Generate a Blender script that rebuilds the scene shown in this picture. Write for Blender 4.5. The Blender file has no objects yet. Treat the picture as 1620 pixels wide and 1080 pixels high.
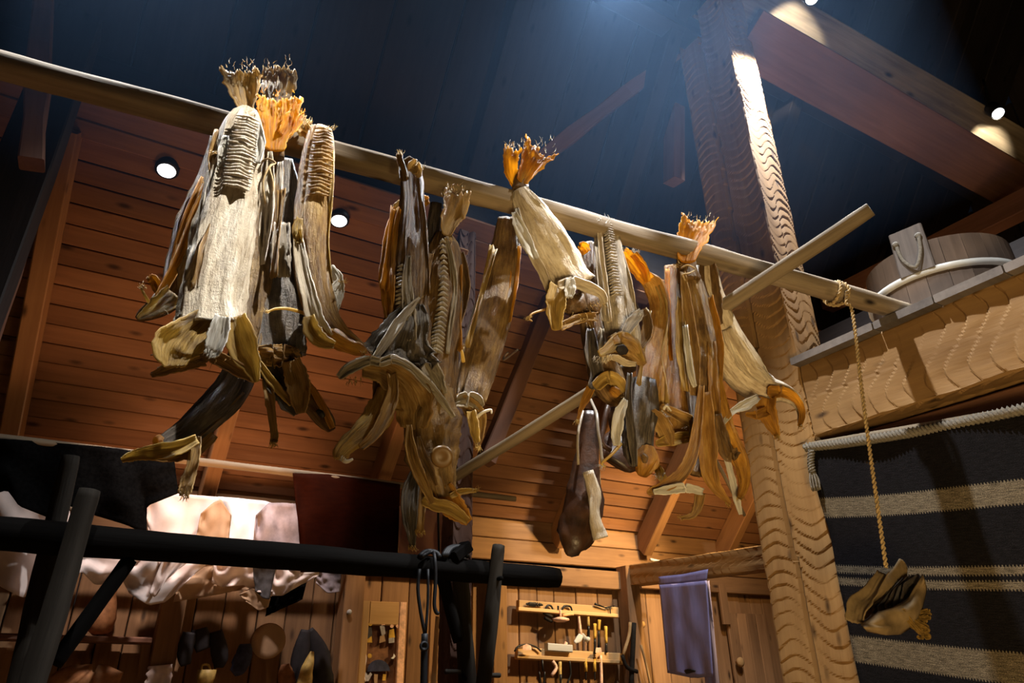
import bpy, math, random
import numpy as np
from mathutils import Vector, Matrix, noise as mn

rnd = random.Random(7)
sc = bpy.context.scene
COL = sc.collection

# ---------------------------------------------------------------- camera, world, lights, exposure
F_PX = 1083.0
TILT, ROLL, TURN = math.radians(25.7), math.radians(-0.75), math.radians(30.1)
EYE = np.array([0.0, 0.0, 1.6])
_fw = np.array([math.sin(TURN), math.cos(TURN), 0.0])
_rt = np.array([math.cos(TURN), -math.sin(TURN), 0.0])
_up = np.array([0.0, 0.0, 1.0])
C_F = _fw * math.cos(TILT) + _up * math.sin(TILT)
_cu = _up * math.cos(TILT) - _fw * math.sin(TILT)
C_R = _rt * math.cos(ROLL) + _cu * math.sin(ROLL)
C_U = -_rt * math.sin(ROLL) + _cu * math.cos(ROLL)


def ray(x, y):
    return C_R * (x - 810) / F_PX + C_U * (540 - y) / F_PX + C_F


def atX(x, y, v):
    r = ray(x, y); return EYE + r * ((v - EYE[0]) / r[0])


def atY(x, y, v):
    r = ray(x, y); return EYE + r * ((v - EYE[1]) / r[1])


def atZ(x, y, v):
    r = ray(x, y); return EYE + r * ((v - EYE[2]) / r[2])


def depth(p):
    return float((np.array(p) - EYE) @ C_F)


cam = bpy.data.cameras.new('camera')
cam.sensor_width = 36.0
cam.lens = 36.0 * F_PX / 1620.0
cam.clip_start = 0.05
cam_o = bpy.data.objects.new('camera', cam)
COL.objects.link(cam_o)
m = Matrix.Identity(4)
for i, ax in enumerate((C_R, C_U, -C_F)):
    for k in range(3):
        m[k][i] = ax[k]
for k in range(3):
    m[k][3] = EYE[k]
cam_o.matrix_world = m
sc.camera = cam_o

w = bpy.data.worlds.new('night')
sc.world = w
w.use_nodes = True
w.node_tree.nodes['Background'].inputs[0].default_value = (0.10, 0.13, 0.2, 1)
w.node_tree.nodes['Background'].inputs[1].default_value = 0.02

sc.view_settings.view_transform = 'Standard'
sc.view_settings.look = 'None'
sc.view_settings.exposure = 0.0
sc.view_settings.gamma = 1.0
sc.view_settings.use_curve_mapping = False
sc.cycles.use_denoising = True
sc.cycles.max_bounces = 6
sc.cycles.volume_bounces = 0
sc.cycles.caustics_reflective = False
sc.cycles.caustics_refractive = False
sc.cycles.sample_clamp_indirect = 3.0


def spot(name, loc, target, power, col, angle=80, blend=0.5, radius=0.03):
    l = bpy.data.lights.new(name, 'SPOT')
    l.energy = power; l.color = col
    l.spot_size = math.radians(angle); l.spot_blend = blend
    l.shadow_soft_size = radius
    o = bpy.data.objects.new(name, l)
    o.location = loc
    d = Vector(target) - Vector(loc)
    o.rotation_euler = d.to_track_quat('-Z', 'Y').to_euler()
    COL.objects.link(o)
    return o


def point(name, loc, power, col, radius=0.1):
    l = bpy.data.lights.new(name, 'POINT')
    l.energy = power; l.color = col; l.shadow_soft_size = radius
    o = bpy.data.objects.new(name, l); o.location = loc
    COL.objects.link(o)
    return o


COOL = (0.92, 0.95, 1.0)
WARM = (1.0, 0.66, 0.32)
LAMP_A = Vector(EYE + ray(1285, -2) * 4.3)
LAMP_B = Vector((1.58, 1.68, 4.85))
LAMP_C = Vector(EYE + ray(1580, 180) * 4.85)
spot('spot_lamp_light_a', LAMP_A - Vector((0, 0, .04)), (2.75, 1.75, 3.2), 650, COOL, 110, .5)
spot('spot_lamp_light_b', LAMP_B - Vector((0, 0, .04)), (1.5, 1.25, 2.6), 480, (.95, .97, 1), 86, .45)
spot('spot_lamp_light_c', LAMP_C + Vector((-.03, 0, -.04)), EYE + ray(1552, 240) * 5.2, 50, (1, .92, .75), 50, .35)
spot('pale_fish_fill', (0.9, 0.35, 4.7), (0.14, 1.58, 2.66), 900, (1, .95, .87), 15, .6)  # unseen narrow spot added to whiten the large pale fish
spot('track_light_left', (-.45, 1.86, 4.9), (-.25, 1.72, 3.0), 620, (.95, .97, 1), 52, .5)
spot('middle_fish_fill', (1.6, .4, 4.8), (.82, 1.58, 2.55), 270, (1, .90, .75), 14, .7)  # added light, gives the middle fish a brighter front
spot('rafter_pool_fill', EYE + ray(1262, -10) * 4.32, EYE + ray(1248, 58) * 4.78, 60, (1, .95, .85), 52, .35)  # extra spot added to throw a light pool on the rafter plank
spot('right_bunch_fill', (2.5, .45, 4.6), (1.66, 1.55, 2.66), 300, (1, .94, .82), 15, .7)  # added light from the right to brighten the right bunch
spot('bucket_fill', (1.2, .75, 4.7), (3.0, 1.32, 3.2), 260, COOL, 17, .6)  # unseen spot added to lift the bucket out of the dark
spot('slanting_fish_fill', (2.2, 0.5, 4.8), (1.17, 1.58, 2.78), 800, (1, .96, .9), 12, .7)  # unseen narrow spot added to brighten the slanting white fish
# recessed ceiling lamps above the hides
spot('downlight_left_beam', (-.12, 3.20, 3.74), (0.2, 4.0, 2.45), 185, (1, .82, .77), 40, .8, .04)
spot('downlight_middle_beam', (.75, 3.19, 3.74), (0.75, 4.0, 2.45), 185, (1, .86, .82), 40, .8, .04)
# unseen warm fill lights added to brighten the workshop wall, roof, post and fish
point('workshop_fill_warm', (4.1, 3.3, 2.75), 34, (1, .62, .24), .12)
spot('felt_frame_fill', (1.75, 3.5, 2.85), (1.62, 4.5, 1.9), 34, (1, .70, .42), 36, .6, .05)
spot('tool_wall_fill', (3.9, 2.75, 3.25), (3.1, 4.5, 1.85), 420, (1, .68, .30), 66, .7, .06)
spot('loft_fill', (0.55, 3.25, 1.95), (0.5, 3.95, 3.15), 56, (1, .52, .25), 105, .9, .2)
spot('front_fill', (0.2, -0.3, 1.0), (2.9, 1.85, 3.2), 260, (1, .70, .32), 72, .8, .25)
spot('fish_fill', (1.2, -0.4, 0.8), (1.1, 1.7, 2.5), 46, (1, .70, .27), 60, .9, .2)

# ---------------------------------------------------------------- materials


def mat(name):
    m = bpy.data.materials.new(name); m.use_nodes = True
    nt = m.node_tree
    return m, nt, nt.nodes['Principled BSDF']


def ramp(nt, fac, stops):
    r = nt.nodes.new('ShaderNodeValToRGB')
    e = r.color_ramp.elements
    while len(e) < len(stops):
        e.new(0.5)
    for i, (p, c) in enumerate(stops):
        e[i].position = p; e[i].color = (*c, 1)
    nt.links.new(fac, r.inputs[0])
    return r.outputs[0]


def noise_n(nt, vec, scale, detail=4, rough=.6):
    n = nt.nodes.new('ShaderNodeTexNoise')
    n.inputs['Scale'].default_value = scale
    n.inputs['Detail'].default_value = detail
    n.inputs['Roughness'].default_value = rough
    if vec is not None:
        nt.links.new(vec, n.inputs['Vector'])
    return n.outputs['Fac']


def mapped(nt, src, scale, perobj=True):
    t = nt.nodes.new('ShaderNodeTexCoord')
    mp = nt.nodes.new('ShaderNodeMapping')
    mp.inputs['Scale'].default_value = scale
    nt.links.new(t.outputs[src], mp.inputs['Vector'])
    if perobj:
        oi = nt.nodes.new('ShaderNodeObjectInfo')
        mu = nt.nodes.new('ShaderNodeMath'); mu.operation = 'MULTIPLY'; mu.inputs[1].default_value = 57.0
        nt.links.new(oi.outputs['Random'], mu.inputs[0])
        cb = nt.nodes.new('ShaderNodeCombineXYZ')
        for k in range(3):
            nt.links.new(mu.outputs[0], cb.inputs[k])
        nt.links.new(cb.outputs[0], mp.inputs['Location'])
    return mp.outputs[0]


def mixc(nt, fac, a, b, mode='MIX'):
    x = nt.nodes.new('ShaderNodeMix'); x.data_type = 'RGBA'; x.blend_type = mode
    for s, v in ((0, fac), (6, a), (7, b)):
        if hasattr(v, 'default_value') or hasattr(v, 'is_linked'):
            nt.links.new(v, x.inputs[s])
        else:
            x.inputs[s].default_value = v if s == 0 else (*v, 1)
    return x.outputs[2]


def bump(nt, bsdf, h, strength=.4, dist=.01):
    b = nt.nodes.new('ShaderNodeBump')
    b.inputs['Strength'].default_value = strength
    b.inputs['Distance'].default_value = dist
    nt.links.new(h, b.inputs['Height'])
    nt.links.new(b.outputs[0], bsdf.inputs['Normal'])


def wood(name, dark, light, rough=.75, grain=(2, 34, 34), knots=True, bs=.35, spread=.35, spec=.25):
    m, nt, b = mat(name)
    v = mapped(nt, 'Object', grain)
    n = noise_n(nt, v, 1.0, 6, .65)
    c = ramp(nt, n, [(.28, dark), (.72, light)])
    v2 = mapped(nt, 'Object', (.9, 2.2, 2.2))
    n2 = noise_n(nt, v2, 1.5, 3, .5)
    c = mixc(nt, .55, c, ramp(nt, n2, [(.3, tuple(x * .75 for x in dark)), (.7, light)]))
    if knots:
        vo = nt.nodes.new('ShaderNodeTexVoronoi')
        vo.inputs['Scale'].default_value = 1.0
        nt.links.new(mapped(nt, 'Object', (4.2, 11, 11)), vo.inputs['Vector'])
        k = ramp(nt, vo.outputs['Distance'], [(.06, (0, 0, 0)), (.2, (1, 1, 1))])
        c = mixc(nt, k, tuple(x * .35 for x in dark), c)
    oi = nt.nodes.new('ShaderNodeObjectInfo')
    rr = ramp(nt, oi.outputs['Random'], [(0, (1 - spread,) * 3), (1, (1, 1, 1))])
    c = mixc(nt, 1.0, c, rr, 'MULTIPLY')
    nt.links.new(c, b.inputs['Base Color'])
    b.inputs['Roughness'].default_value = rough
    b.inputs['Specular IOR Level'].default_value = spec
    bump(nt, b, n, bs, .004)
    return m


M = {}
M['board'] = wood('roof_board_wood', (.17, .072, .032), (.37, .175, .080), spread=.4)
M['wallboard'] = wood('wall_board_wood', (.17, .085, .038), (.40, .22, .10), spread=.3)
M['rafter'] = wood('rafter_wood', (.22, .10, .04), (.46, .24, .10))
M['darkroof'] = wood('near_black_wood', (.012, .009, .008), (.035, .025, .022), spread=.4)  # near-black wood for the upper roof, side walls and backing
M['brown'] = wood('brown_timber', (.13, .055, .03), (.28, .13, .075), knots=False)
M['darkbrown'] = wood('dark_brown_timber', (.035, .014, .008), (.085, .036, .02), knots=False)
M['hewn'] = wood('hewn_timber', (.21, .105, .034), (.40, .23, .085), knots=True, bs=.5)
M['plank'] = wood('grey_loft_plank', (.12, .10, .09), (.26, .22, .19), knots=False)
M['tarred'] = wood('tarred_log_wood', (.0025, .002, .002), (.007, .006, .005), rough=.85, spec=.04, knots=False, bs=.8)
M['barkgrey'] = wood('weathered_log_wood', (.008, .0065, .005), (.045, .037, .028), knots=False, bs=.9, spec=.06)
M['peeled'] = wood('peeled_pole_wood', (.055, .034, .017), (.44, .34, .22), knots=True, bs=.8)
M['pale'] = wood('pale_pine', (.48, .27, .10), (.70, .45, .20), knots=False, bs=.2)
M['bucket'] = wood('stained_stave_wood', (.07, .045, .03), (.19, .13, .09), knots=False, grain=(20, 20, 3))
M['hoop'] = wood('pale_hoop_wood', (.55, .52, .45), (.72, .70, .64), knots=False)


def simple(name, col, rough=.6, metal=0.0, n_amt=.35, scale=(30, 30, 30), trans=0.0, bs=.3, src='Object', spec=.3):
    m, nt, b = mat(name)
    v = mapped(nt, src, scale)
    n = noise_n(nt, v, 1.0, 5, .6)
    c = ramp(nt, n, [(.3, tuple(x * (1 - n_amt) for x in col)), (.7, tuple(min(1, x * (1 + n_amt)) for x in col))])
    nt.links.new(c, b.inputs['Base Color'])
    b.inputs['Roughness'].default_value = rough
    b.inputs['Metallic'].default_value = metal
    b.inputs['Specular IOR Level'].default_value = spec
    bump(nt, b, n, bs, .004)
    if trans > 0:
        t = nt.nodes.new('ShaderNodeBsdfTranslucent')
        nt.links.new(c, t.inputs['Color'])
        mx = nt.nodes.new('ShaderNodeMixShader'); mx.inputs[0].default_value = trans
        nt.links.new(b.outputs[0], mx.inputs[1]); nt.links.new(t.outputs[0], mx.inputs[2])
        nt.links.new(mx.outputs[0], nt.nodes['Material Output'].inputs['Surface'])
    return m


def fish_mat(name, lo, mid, hi, trans=.25, grain=(7, 26), rough=.40, patch=2.0, bs=.7):
    """u runs along the fish, v around it: streaks along the length, larger stains and a fine wrinkle relief"""
    m, nt, b = mat(name)
    v = mapped(nt, 'UV', (grain[0], grain[1], 1))
    n = noise_n(nt, v, 1.0, 7, .68)
    v2 = mapped(nt, 'UV', (patch * 1.2, patch, 1))
    n2 = noise_n(nt, v2, 1.6, 4, .6)
    c1 = ramp(nt, n, [(.37, tuple(x * .7 for x in lo)), (.5, mid), (.62, hi)])
    c2 = ramp(nt, n2, [(.38, lo), (.53, mid), (.66, hi)])
    c = mixc(nt, .5, c1, c2)
    nt.links.new(c, b.inputs['Base Color'])
    b.inputs['Roughness'].default_value = rough
    b.inputs['Specular IOR Level'].default_value = .55
    vw = mapped(nt, 'UV', (grain[0] * 5, grain[1] * .9, 1))
    n3 = noise_n(nt, vw, 1.3, 5, .7)
    ad = nt.nodes.new('ShaderNodeMath'); ad.operation = 'ADD'
    sc3 = nt.nodes.new('ShaderNodeMath'); sc3.operation = 'MULTIPLY'; sc3.inputs[1].default_value = .5
    nt.links.new(n3, sc3.inputs[0])
    nt.links.new(n, ad.inputs[0]); nt.links.new(sc3.outputs[0], ad.inputs[1])
    bump(nt, b, ad.outputs[0], bs, .011)
    t = nt.nodes.new('ShaderNodeBsdfTranslucent')
    nt.links.new(mixc(nt, .5, c, hi), t.inputs['Color'])
    mx = nt.nodes.new('ShaderNodeMixShader'); mx.inputs[0].default_value = trans
    nt.links.new(b.outputs[0], mx.inputs[1]); nt.links.new(t.outputs[0], mx.inputs[2])
    nt.links.new(mx.outputs[0], nt.nodes['Material Output'].inputs['Surface'])
    return m


M['f_pale'] = fish_mat('pale_dried_skin', (.36, .26, .15), (.64, .54, .39), (.82, .74, .60), .08)
M['f_grey'] = fish_mat('grey_dried_skin', (.14, .115, .085), (.36, .30, .22), (.60, .53, .42), .08)
M['f_tan'] = fish_mat('tan_dried_flesh', (.14, .065, .016), (.40, .225, .06), (.70, .49, .20), .36)
M['f_brown'] = fish_mat('brown_dried_flesh', (.06, .03, .010), (.17, .09, .026), (.40, .24, .08), .25)
M['f_dark'] = fish_mat('dark_dried_skin', (.022, .017, .014), (.06, .046, .034), (.19, .155, .115), .03)
M['f_amber'] = fish_mat('amber_dried_flesh', (.24, .10, .015), (.56, .28, .035), (.82, .48, .09), .5)
M['f_straw'] = fish_mat('straw_dried_flesh', (.19, .10, .02), (.52, .33, .075), (.82, .63, .24), .42)
M['f_fin'] = fish_mat('amber_tail_fin', (.48, .17, .01), (.92, .45, .03), (1.0, .68, .12), .62, grain=(2, 40))
M['f_umber'] = fish_mat('umber_dried_flesh', (.07, .035, .012), (.22, .125, .04), (.44, .29, .11), .25)
M['f_gold'] = fish_mat('golden_dried_flesh', (.20, .085, .014), (.46, .235, .045), (.74, .48, .15), .42)
M['f_fintan'] = fish_mat('tan_tail_fin', (.30, .17, .05), (.62, .40, .14), (.84, .64, .32), .4, grain=(2, 40))
M['f_bone'] = fish_mat('white_bone_membrane', (.50, .45, .36), (.70, .66, .58), (.86, .84, .78), .25)
M['f_meat'] = simple('dark_cured_meat', (.045, .020, .010), .38, 0, .7, (16, 16, 16), 0, 1.0, spec=.5)
M['roe'] = simple('dark_roe', (.09, .05, .02), .5, 0, .7, (70, 70, 70), 0, 1.0)
M['cord'] = simple('straw_cord', (.38, .27, .13), .8, 0, .4, (90, 90, 90))
M['greycord'] = simple('grey_wool_cord', (.17, .15, .12), .9, 0, .35, (120, 120, 120), 0, .8)
M['blackcord'] = simple('black_strap', (.004, .004, .005), .6)
M['iron'] = simple('black_iron', (.03, .028, .026), .45, .8)
M['steel'] = simple('worn_steel', (.45, .42, .38), .4, .8)
M['blackcan'] = simple('black_lamp_can', (.01, .01, .01), .5)
M['hidecream'] = simple('cream_suede', (.74, .62, .56), .85, 0, .12, (6, 6, 6), .12, .2, spec=.04)
M['hidewhite'] = simple('white_hide', (.82, .80, .80), .9, 0, .1, (9, 9, 9), .1, .3, spec=.04)
M['hidetan'] = simple('tan_suede', (.42, .28, .17), .85, 0, .2, (5, 5, 5), .1, .2, spec=.04)
M['hidepatch'] = simple('mottled_hide', (.30, .25, .26), .9, 0, .8, (5, 5, 5), .05, .3, spec=.04)
M['hideblack'] = simple('black_fur', (.003, .003, .003), .98, 0, .5, (60, 60, 60), 0, .6, spec=.02)
M['hidegrey'] = simple('dark_grey_felt', (.06, .055, .055), .9)
M['rustcloth'] = simple('rust_brown_cloth', (.017, .0034, .0014), .95, 0, .2, (14, 60, 60), 0, .3, spec=.03)
M['pinkhide'] = simple('pink_brown_hide', (.40, .21, .15), .85, 0, .2, (6, 6, 6), 0, .3)
M['mauve'] = simple('mauve_linen', (.23, .225, .46), .85, 0, .12, (40, 40, 8), .1, .3)
M['fur'] = simple('black_leather', (.012, .009, .010), .7)
M['felt_blue'] = simple('navy_felt', (.035, .04, .08), .9)
M['ochre'] = simple('ochre_felt', (.55, .33, .05), .9)
M['greyfelt'] = simple('grey_felt', (.35, .33, .34), .9)
M['panel'] = simple('brown_felt_panel', (.20, .095, .05), .9)
M['pinkwood'] = simple('pale_pink_wood', (.70, .42, .28), .6)
M['horn'] = simple('yellow_horn', (.50, .34, .10), .5)
M['clay'] = simple('clay_jar', (.30, .13, .05), .7)
M['rawhide'] = simple('raw_hide', (.19, .13, .062), .75, 0, .35, (16, 16, 16), .1, .8)
M['tuft'] = simple('straw_tuft', (.19, .11, .022), .7, 0, .5, (60, 60, 60), .2)

# woven blanket: stripes run along the wall, v is the drop
def blanket_mat():
    m, nt, b = mat('striped_wool_weave')
    t = nt.nodes.new('ShaderNodeTexCoord')
    sx = nt.nodes.new('ShaderNodeSeparateXYZ'); nt.links.new(t.outputs['UV'], sx.inputs[0])
    wv = nt.nodes.new('ShaderNodeTexWave'); wv.wave_type = 'BANDS'; wv.bands_direction = 'X'
    wv.inputs['Scale'].default_value = 62.0
    nt.links.new(t.outputs['UV'], wv.inputs['Vector'])
    sub = nt.nodes.new('ShaderNodeMath'); sub.operation = 'MULTIPLY_ADD'
    sub.inputs[1].default_value = .007; sub.inputs[2].default_value = -.0035
    nt.links.new(wv.outputs['Fac'], sub.inputs[0])
    ad = nt.nodes.new('ShaderNodeMath'); ad.operation = 'ADD'
    nt.links.new(sx.outputs['Y'], ad.inputs[0]); nt.links.new(sub.outputs[0], ad.inputs[1])
    D, G = (.008, .007, .008), (.13, .105, .07)
    r = nt.nodes.new('ShaderNodeValToRGB'); r.color_ramp.interpolation = 'CONSTANT'
    st = [(0, D)] + [x for a, c in BLANKET_BANDS for x in ((a, G), (c, D))]
    e = r.color_ramp.elements
    while len(e) < len(st):
        e.new(.5)
    for i, (p, c) in enumerate(st):
        e[i].position = p; e[i].color = (*c, 1)
    nt.links.new(ad.outputs[0], r.inputs[0])
    n = noise_n(nt, mapped(nt, 'UV', (60, 260, 1), False), 1.0, 4, .7)
    n2 = noise_n(nt, mapped(nt, 'UV', (500, 500, 1), False), 1.0, 2, .7)
    c = mixc(nt, 1.0, r.outputs[0], ramp(nt, n, [(.3, (.35,) * 3), (.7, (1.7,) * 3)]), 'MULTIPLY')
    c = mixc(nt, 1.0, c, ramp(nt, n2, [(.35, (.35,) * 3), (.65, (1.65,) * 3)]), 'MULTIPLY')
    nt.links.new(c, b.inputs['Base Color'])
    b.inputs['Roughness'].default_value = .95
    b.inputs['Specular IOR Level'].default_value = .1
    bump(nt, b, n2, .8, .004)
    return m


def emis(name, col, s):
    m = bpy.data.materials.new(name); m.use_nodes = True
    nt = m.node_tree; nt.nodes.remove(nt.nodes['Principled BSDF'])
    e = nt.nodes.new('ShaderNodeEmission')
    e.inputs[0].default_value = (*col, 1); e.inputs[1].default_value = s
    nt.links.new(e.outputs[0], nt.nodes['Material Output'].inputs['Surface'])
    return m


M['glow'] = emis('lamp_glow', (.95, .97, 1.0), 6.0)

# ---------------------------------------------------------------- mesh helpers
ORIG = {}


def V(p):
    return Vector((float(p[0]), float(p[1]), float(p[2])))


def tag(o, label=None, cat=None, group=None, kind=None):
    if label: o['label'] = label
    if cat: o['category'] = cat
    if group: o['group'] = group
    if kind: o['kind'] = kind
    return o


def empty(name, loc, label=None, cat=None, group=None, kind=None):
    o = bpy.data.objects.new(name, None)
    o.empty_display_size = .05
    o.location = V(loc); COL.objects.link(o)
    ORIG[o.name] = V(loc)
    return tag(o, label, cat, group, kind)


def mk(name, verts, faces, material, parent=None, uvs=None, smooth=True, origin=None, axes=None, solid=0.0):
    """verts in world space (or local when axes is given as a world matrix)"""
    me = bpy.data.meshes.new(name)
    if axes is not None:
        loc = axes.translation.copy()
        vs = [V(v) for v in verts]
    else:
        if origin is None:
            a = np.array([[*v] for v in verts], float)
            origin = Vector(((a[:, 0].min() + a[:, 0].max()) / 2, (a[:, 1].min() + a[:, 1].max()) / 2, (a[:, 2].min() + a[:, 2].max()) / 2))
        loc = V(origin)
        vs = [V(v) - loc for v in verts]
    me.from_pydata([tuple(v) for v in vs], [], faces)
    if uvs is not None:
        ul = me.uv_layers.new(name='uv')
        for lp in me.loops:
            ul.data[lp.index].uv = uvs[lp.vertex_index]
    me.materials.append(material)
    if smooth:
        me.polygons.foreach_set('use_smooth', [True] * len(me.polygons))
    me.update()
    o = bpy.data.objects.new(name, me)
    COL.objects.link(o)
    po = ORIG[parent.name] if parent is not None else Vector((0, 0, 0))
    if parent is not None:
        o.parent = parent
    if axes is not None:
        mm = axes.copy(); mm.translation = loc - po
        o.matrix_local = mm
    else:
        o.location = loc - po
    ORIG[o.name] = loc
    if solid:
        md = o.modifiers.new('thickness', 'SOLIDIFY'); md.thickness = solid; md.offset = 0
    return o


def frame_of(p0, p1, up=(0, 0, 1)):
    d = (V(p1) - V(p0)).normalized()
    u = Vector(up)
    s = u.cross(d)
    if s.length < 1e-4:
        s = Vector((0, 1, 0)).cross(d)
    s.normalize()
    u = d.cross(s).normalized()
    mm = Matrix.Identity(4)
    for i, ax in enumerate((d, s, u)):
        for k in range(3):
            mm[k][i] = ax[k]
    mm.translation = (V(p0) + V(p1)) / 2
    return mm, (V(p1) - V(p0)).length


def plank(name, p0, p1, wid, thk, material, parent=None, up=(0, 0, 1), ch=.006, jit=0.0, taper=1.0):
    """chamfered timber from p0 to p1; wid is across (perpendicular to up), thk is along up"""
    A, L = frame_of(p0, p1, up)
    vs, fs = [], []
    ch = min(ch, wid * .3, thk * .3)
    nr = 2 if not jit else 6
    for i in range(nr):
        x = -L / 2 + L * i / (nr - 1)
        k = 1 + (taper - 1) * i / (nr - 1)
        a, b = wid / 2 * k, thk / 2 * k
        if jit:
            a += rnd.uniform(-jit, jit); b += rnd.uniform(-jit, jit)
        for y, z in ((-a + ch, -b), (a - ch, -b), (a, -b + ch), (a, b - ch), (a - ch, b), (-a + ch, b), (-a, b - ch), (-a, -b + ch)):
            vs.append((x, y, z))
    for i in range(nr - 1):
        for k in range(8):
            q = (k + 1) % 8
            fs.append((i * 8 + k, (i + 1) * 8 + k, (i + 1) * 8 + q, i * 8 + q))
    fs.append(tuple(range(8))); fs.append(tuple((nr - 1) * 8 + k for k in reversed(range(8))))
    return mk(name, vs, fs, material, parent, smooth=False, axes=A)


def log(name, p0, p1, r0, r1, material, parent=None, n=24, m=14, wob=.10, squash=1.0, bend=(0, 0, 0), seed=0, sq=1.0):
    A, L = frame_of(p0, p1)
    vs, fs = [], []
    bl = A.to_3x3().inverted() @ Vector(bend)
    for i in range(n + 1):
        t = i / n
        r = r0 + (r1 - r0) * t
        bo = bl * (4 * t * (1 - t))
        for k in range(m):
            a = 2 * math.pi * k / m
            nn = mn.noise(Vector((t * L * 3 + seed * 7.1, math.cos(a) * .9, math.sin(a) * .9)))
            n2 = mn.noise(Vector((t * L * 12 + seed * 3.1, math.cos(a) * 3, math.sin(a) * 3)))
            rr = r * (1 + wob * nn * 1.4 + wob * .35 * n2)
            if i in (0, n):
                rr *= .93
            ca, sa = math.cos(a), math.sin(a)
            ca, sa = math.copysign(abs(ca) ** sq, ca), math.copysign(abs(sa) ** sq, sa)
            vs.append((-L / 2 + L * t + bo.x, rr * ca + bo.y, rr * sa * squash + bo.z))
    for i in range(n):
        for k in range(m):
            q = (k + 1) % m
            fs.append((i * m + k, i * m + q, (i + 1) * m + q, (i + 1) * m + k))
    fs.append(tuple(reversed(range(m)))); fs.append(tuple(n * m + k for k in range(m)))
    o = mk(name, vs, fs, material, parent, smooth=True, axes=A)
    return o


def hewn(name, p0, p1, wid, thk, material, parent=None, up=(0, 0, 1), step=.0065, per=.075, depth_=.010, lanes=2, crack=None, seed=0):
    """adze-dressed timber: every face carries rows of crescent cuts as real relief"""
    A, L = frame_of(p0, p1, up)
    nx = int(L / step)
    per_side = 30
    vs, fs = [], []
    ring = per_side * 4
    for i in range(nx + 1):
        x = -L / 2 + L * i / nx
        for sd in range(4):
            for k in range(per_side):
                u = k / per_side                       # 0..1 along this face
                if sd == 0: y, z, ny, nz = wid * (u - .5), -thk / 2, 0, -1
                elif sd == 1: y, z, ny, nz = wid / 2, thk * (u - .5), 1, 0
                elif sd == 2: y, z, ny, nz = wid * (.5 - u), thk / 2, 0, 1
                else: y, z, ny, nz = -wid / 2, thk * (.5 - u), -1, 0
                ln = u * lanes
                lane = int(ln); f = (ln - lane) * 2 - 1
                wobx = .042 * mn.noise(Vector((x * 1.7, sd * 5 + lane * 3.3 + seed, 0))) + .012 * mn.noise(Vector((x * 9, u * 6, sd + seed)))
                sgn = 1 if (lane + sd) % 2 else -1
                ph = (x + wobx + sgn * .055 * f * f + .016 * f) / per + lane * .37 + sd * .2
                saw = ph - math.floor(ph)
                saw = saw / .9 if saw < .9 else (1 - saw) / .1
                amp = .5 + 1.25 * mn.noise(Vector((x * 3.3 + 9, u * 3, sd * 4 + seed)))
                amp = max(.12, min(1.0, amp))
                d = -depth_ * amp * (saw ** 1.4) - .006 * mn.noise(Vector((x * 3, u * 3 + sd, seed + 2)))
                edge = min(u, 1 - u)
                if edge < .02:
                    d = -.008 - .008 * mn.noise(Vector((x * 6, sd, seed + 5)))
                if crack and sd == crack[0]:
                    cu = crack[1] + .03 * mn.noise(Vector((x * 1.3, seed, 1))) + .012 * mn.noise(Vector((x * 7, seed, 3)))
                    if abs(u - cu) < .0175:
                        d -= .075
                vs.append((x, y + ny * d, z + nz * d))
    for i in range(nx):
        for k in range(ring):
            q = (k + 1) % ring
            fs.append((i * ring + k, (i + 1) * ring + k, (i + 1) * ring + q, i * ring + q))
    fs.append(tuple(range(ring))); fs.append(tuple(nx * ring + k for k in reversed(range(ring))))
    return mk(name, vs, fs, material, parent, smooth=False, axes=A)


def tube(name, pts, r, material, parent=None, m=8, rr=None, sub=3):
    pts = smooth_path([np.array(p, float) for p in pts], sub)
    vs, fs = [], []
    n = len(pts)
    prev = None
    for i, p in enumerate(pts):
        d = pts[min(i + 1, n - 1)] - pts[max(i - 1, 0)]
        d = V(d).normalized()
        s = d.cross(Vector((.13, .31, .94)) if prev is None else prev.cross(d)) if prev is None else (prev - d * prev.dot(d))
        s.normalize(); prev = s
        t = d.cross(s)
        ra = r if rr is None else r + (rr - r) * i / (n - 1)
        for k in range(m):
            a = 2 * math.pi * k / m
            vs.append(V(p) + s * (ra * math.cos(a)) + t * (ra * math.sin(a)))
    for i in range(n - 1):
        for k in range(m):
            q = (k + 1) % m
            fs.append((i * m + k, i * m + q, (i + 1) * m + q, (i + 1) * m + k))
    fs.append(tuple(reversed(range(m)))); fs.append(tuple((n - 1) * m + k for k in range(m)))
    return mk(name, vs, fs, material, parent)


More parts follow.
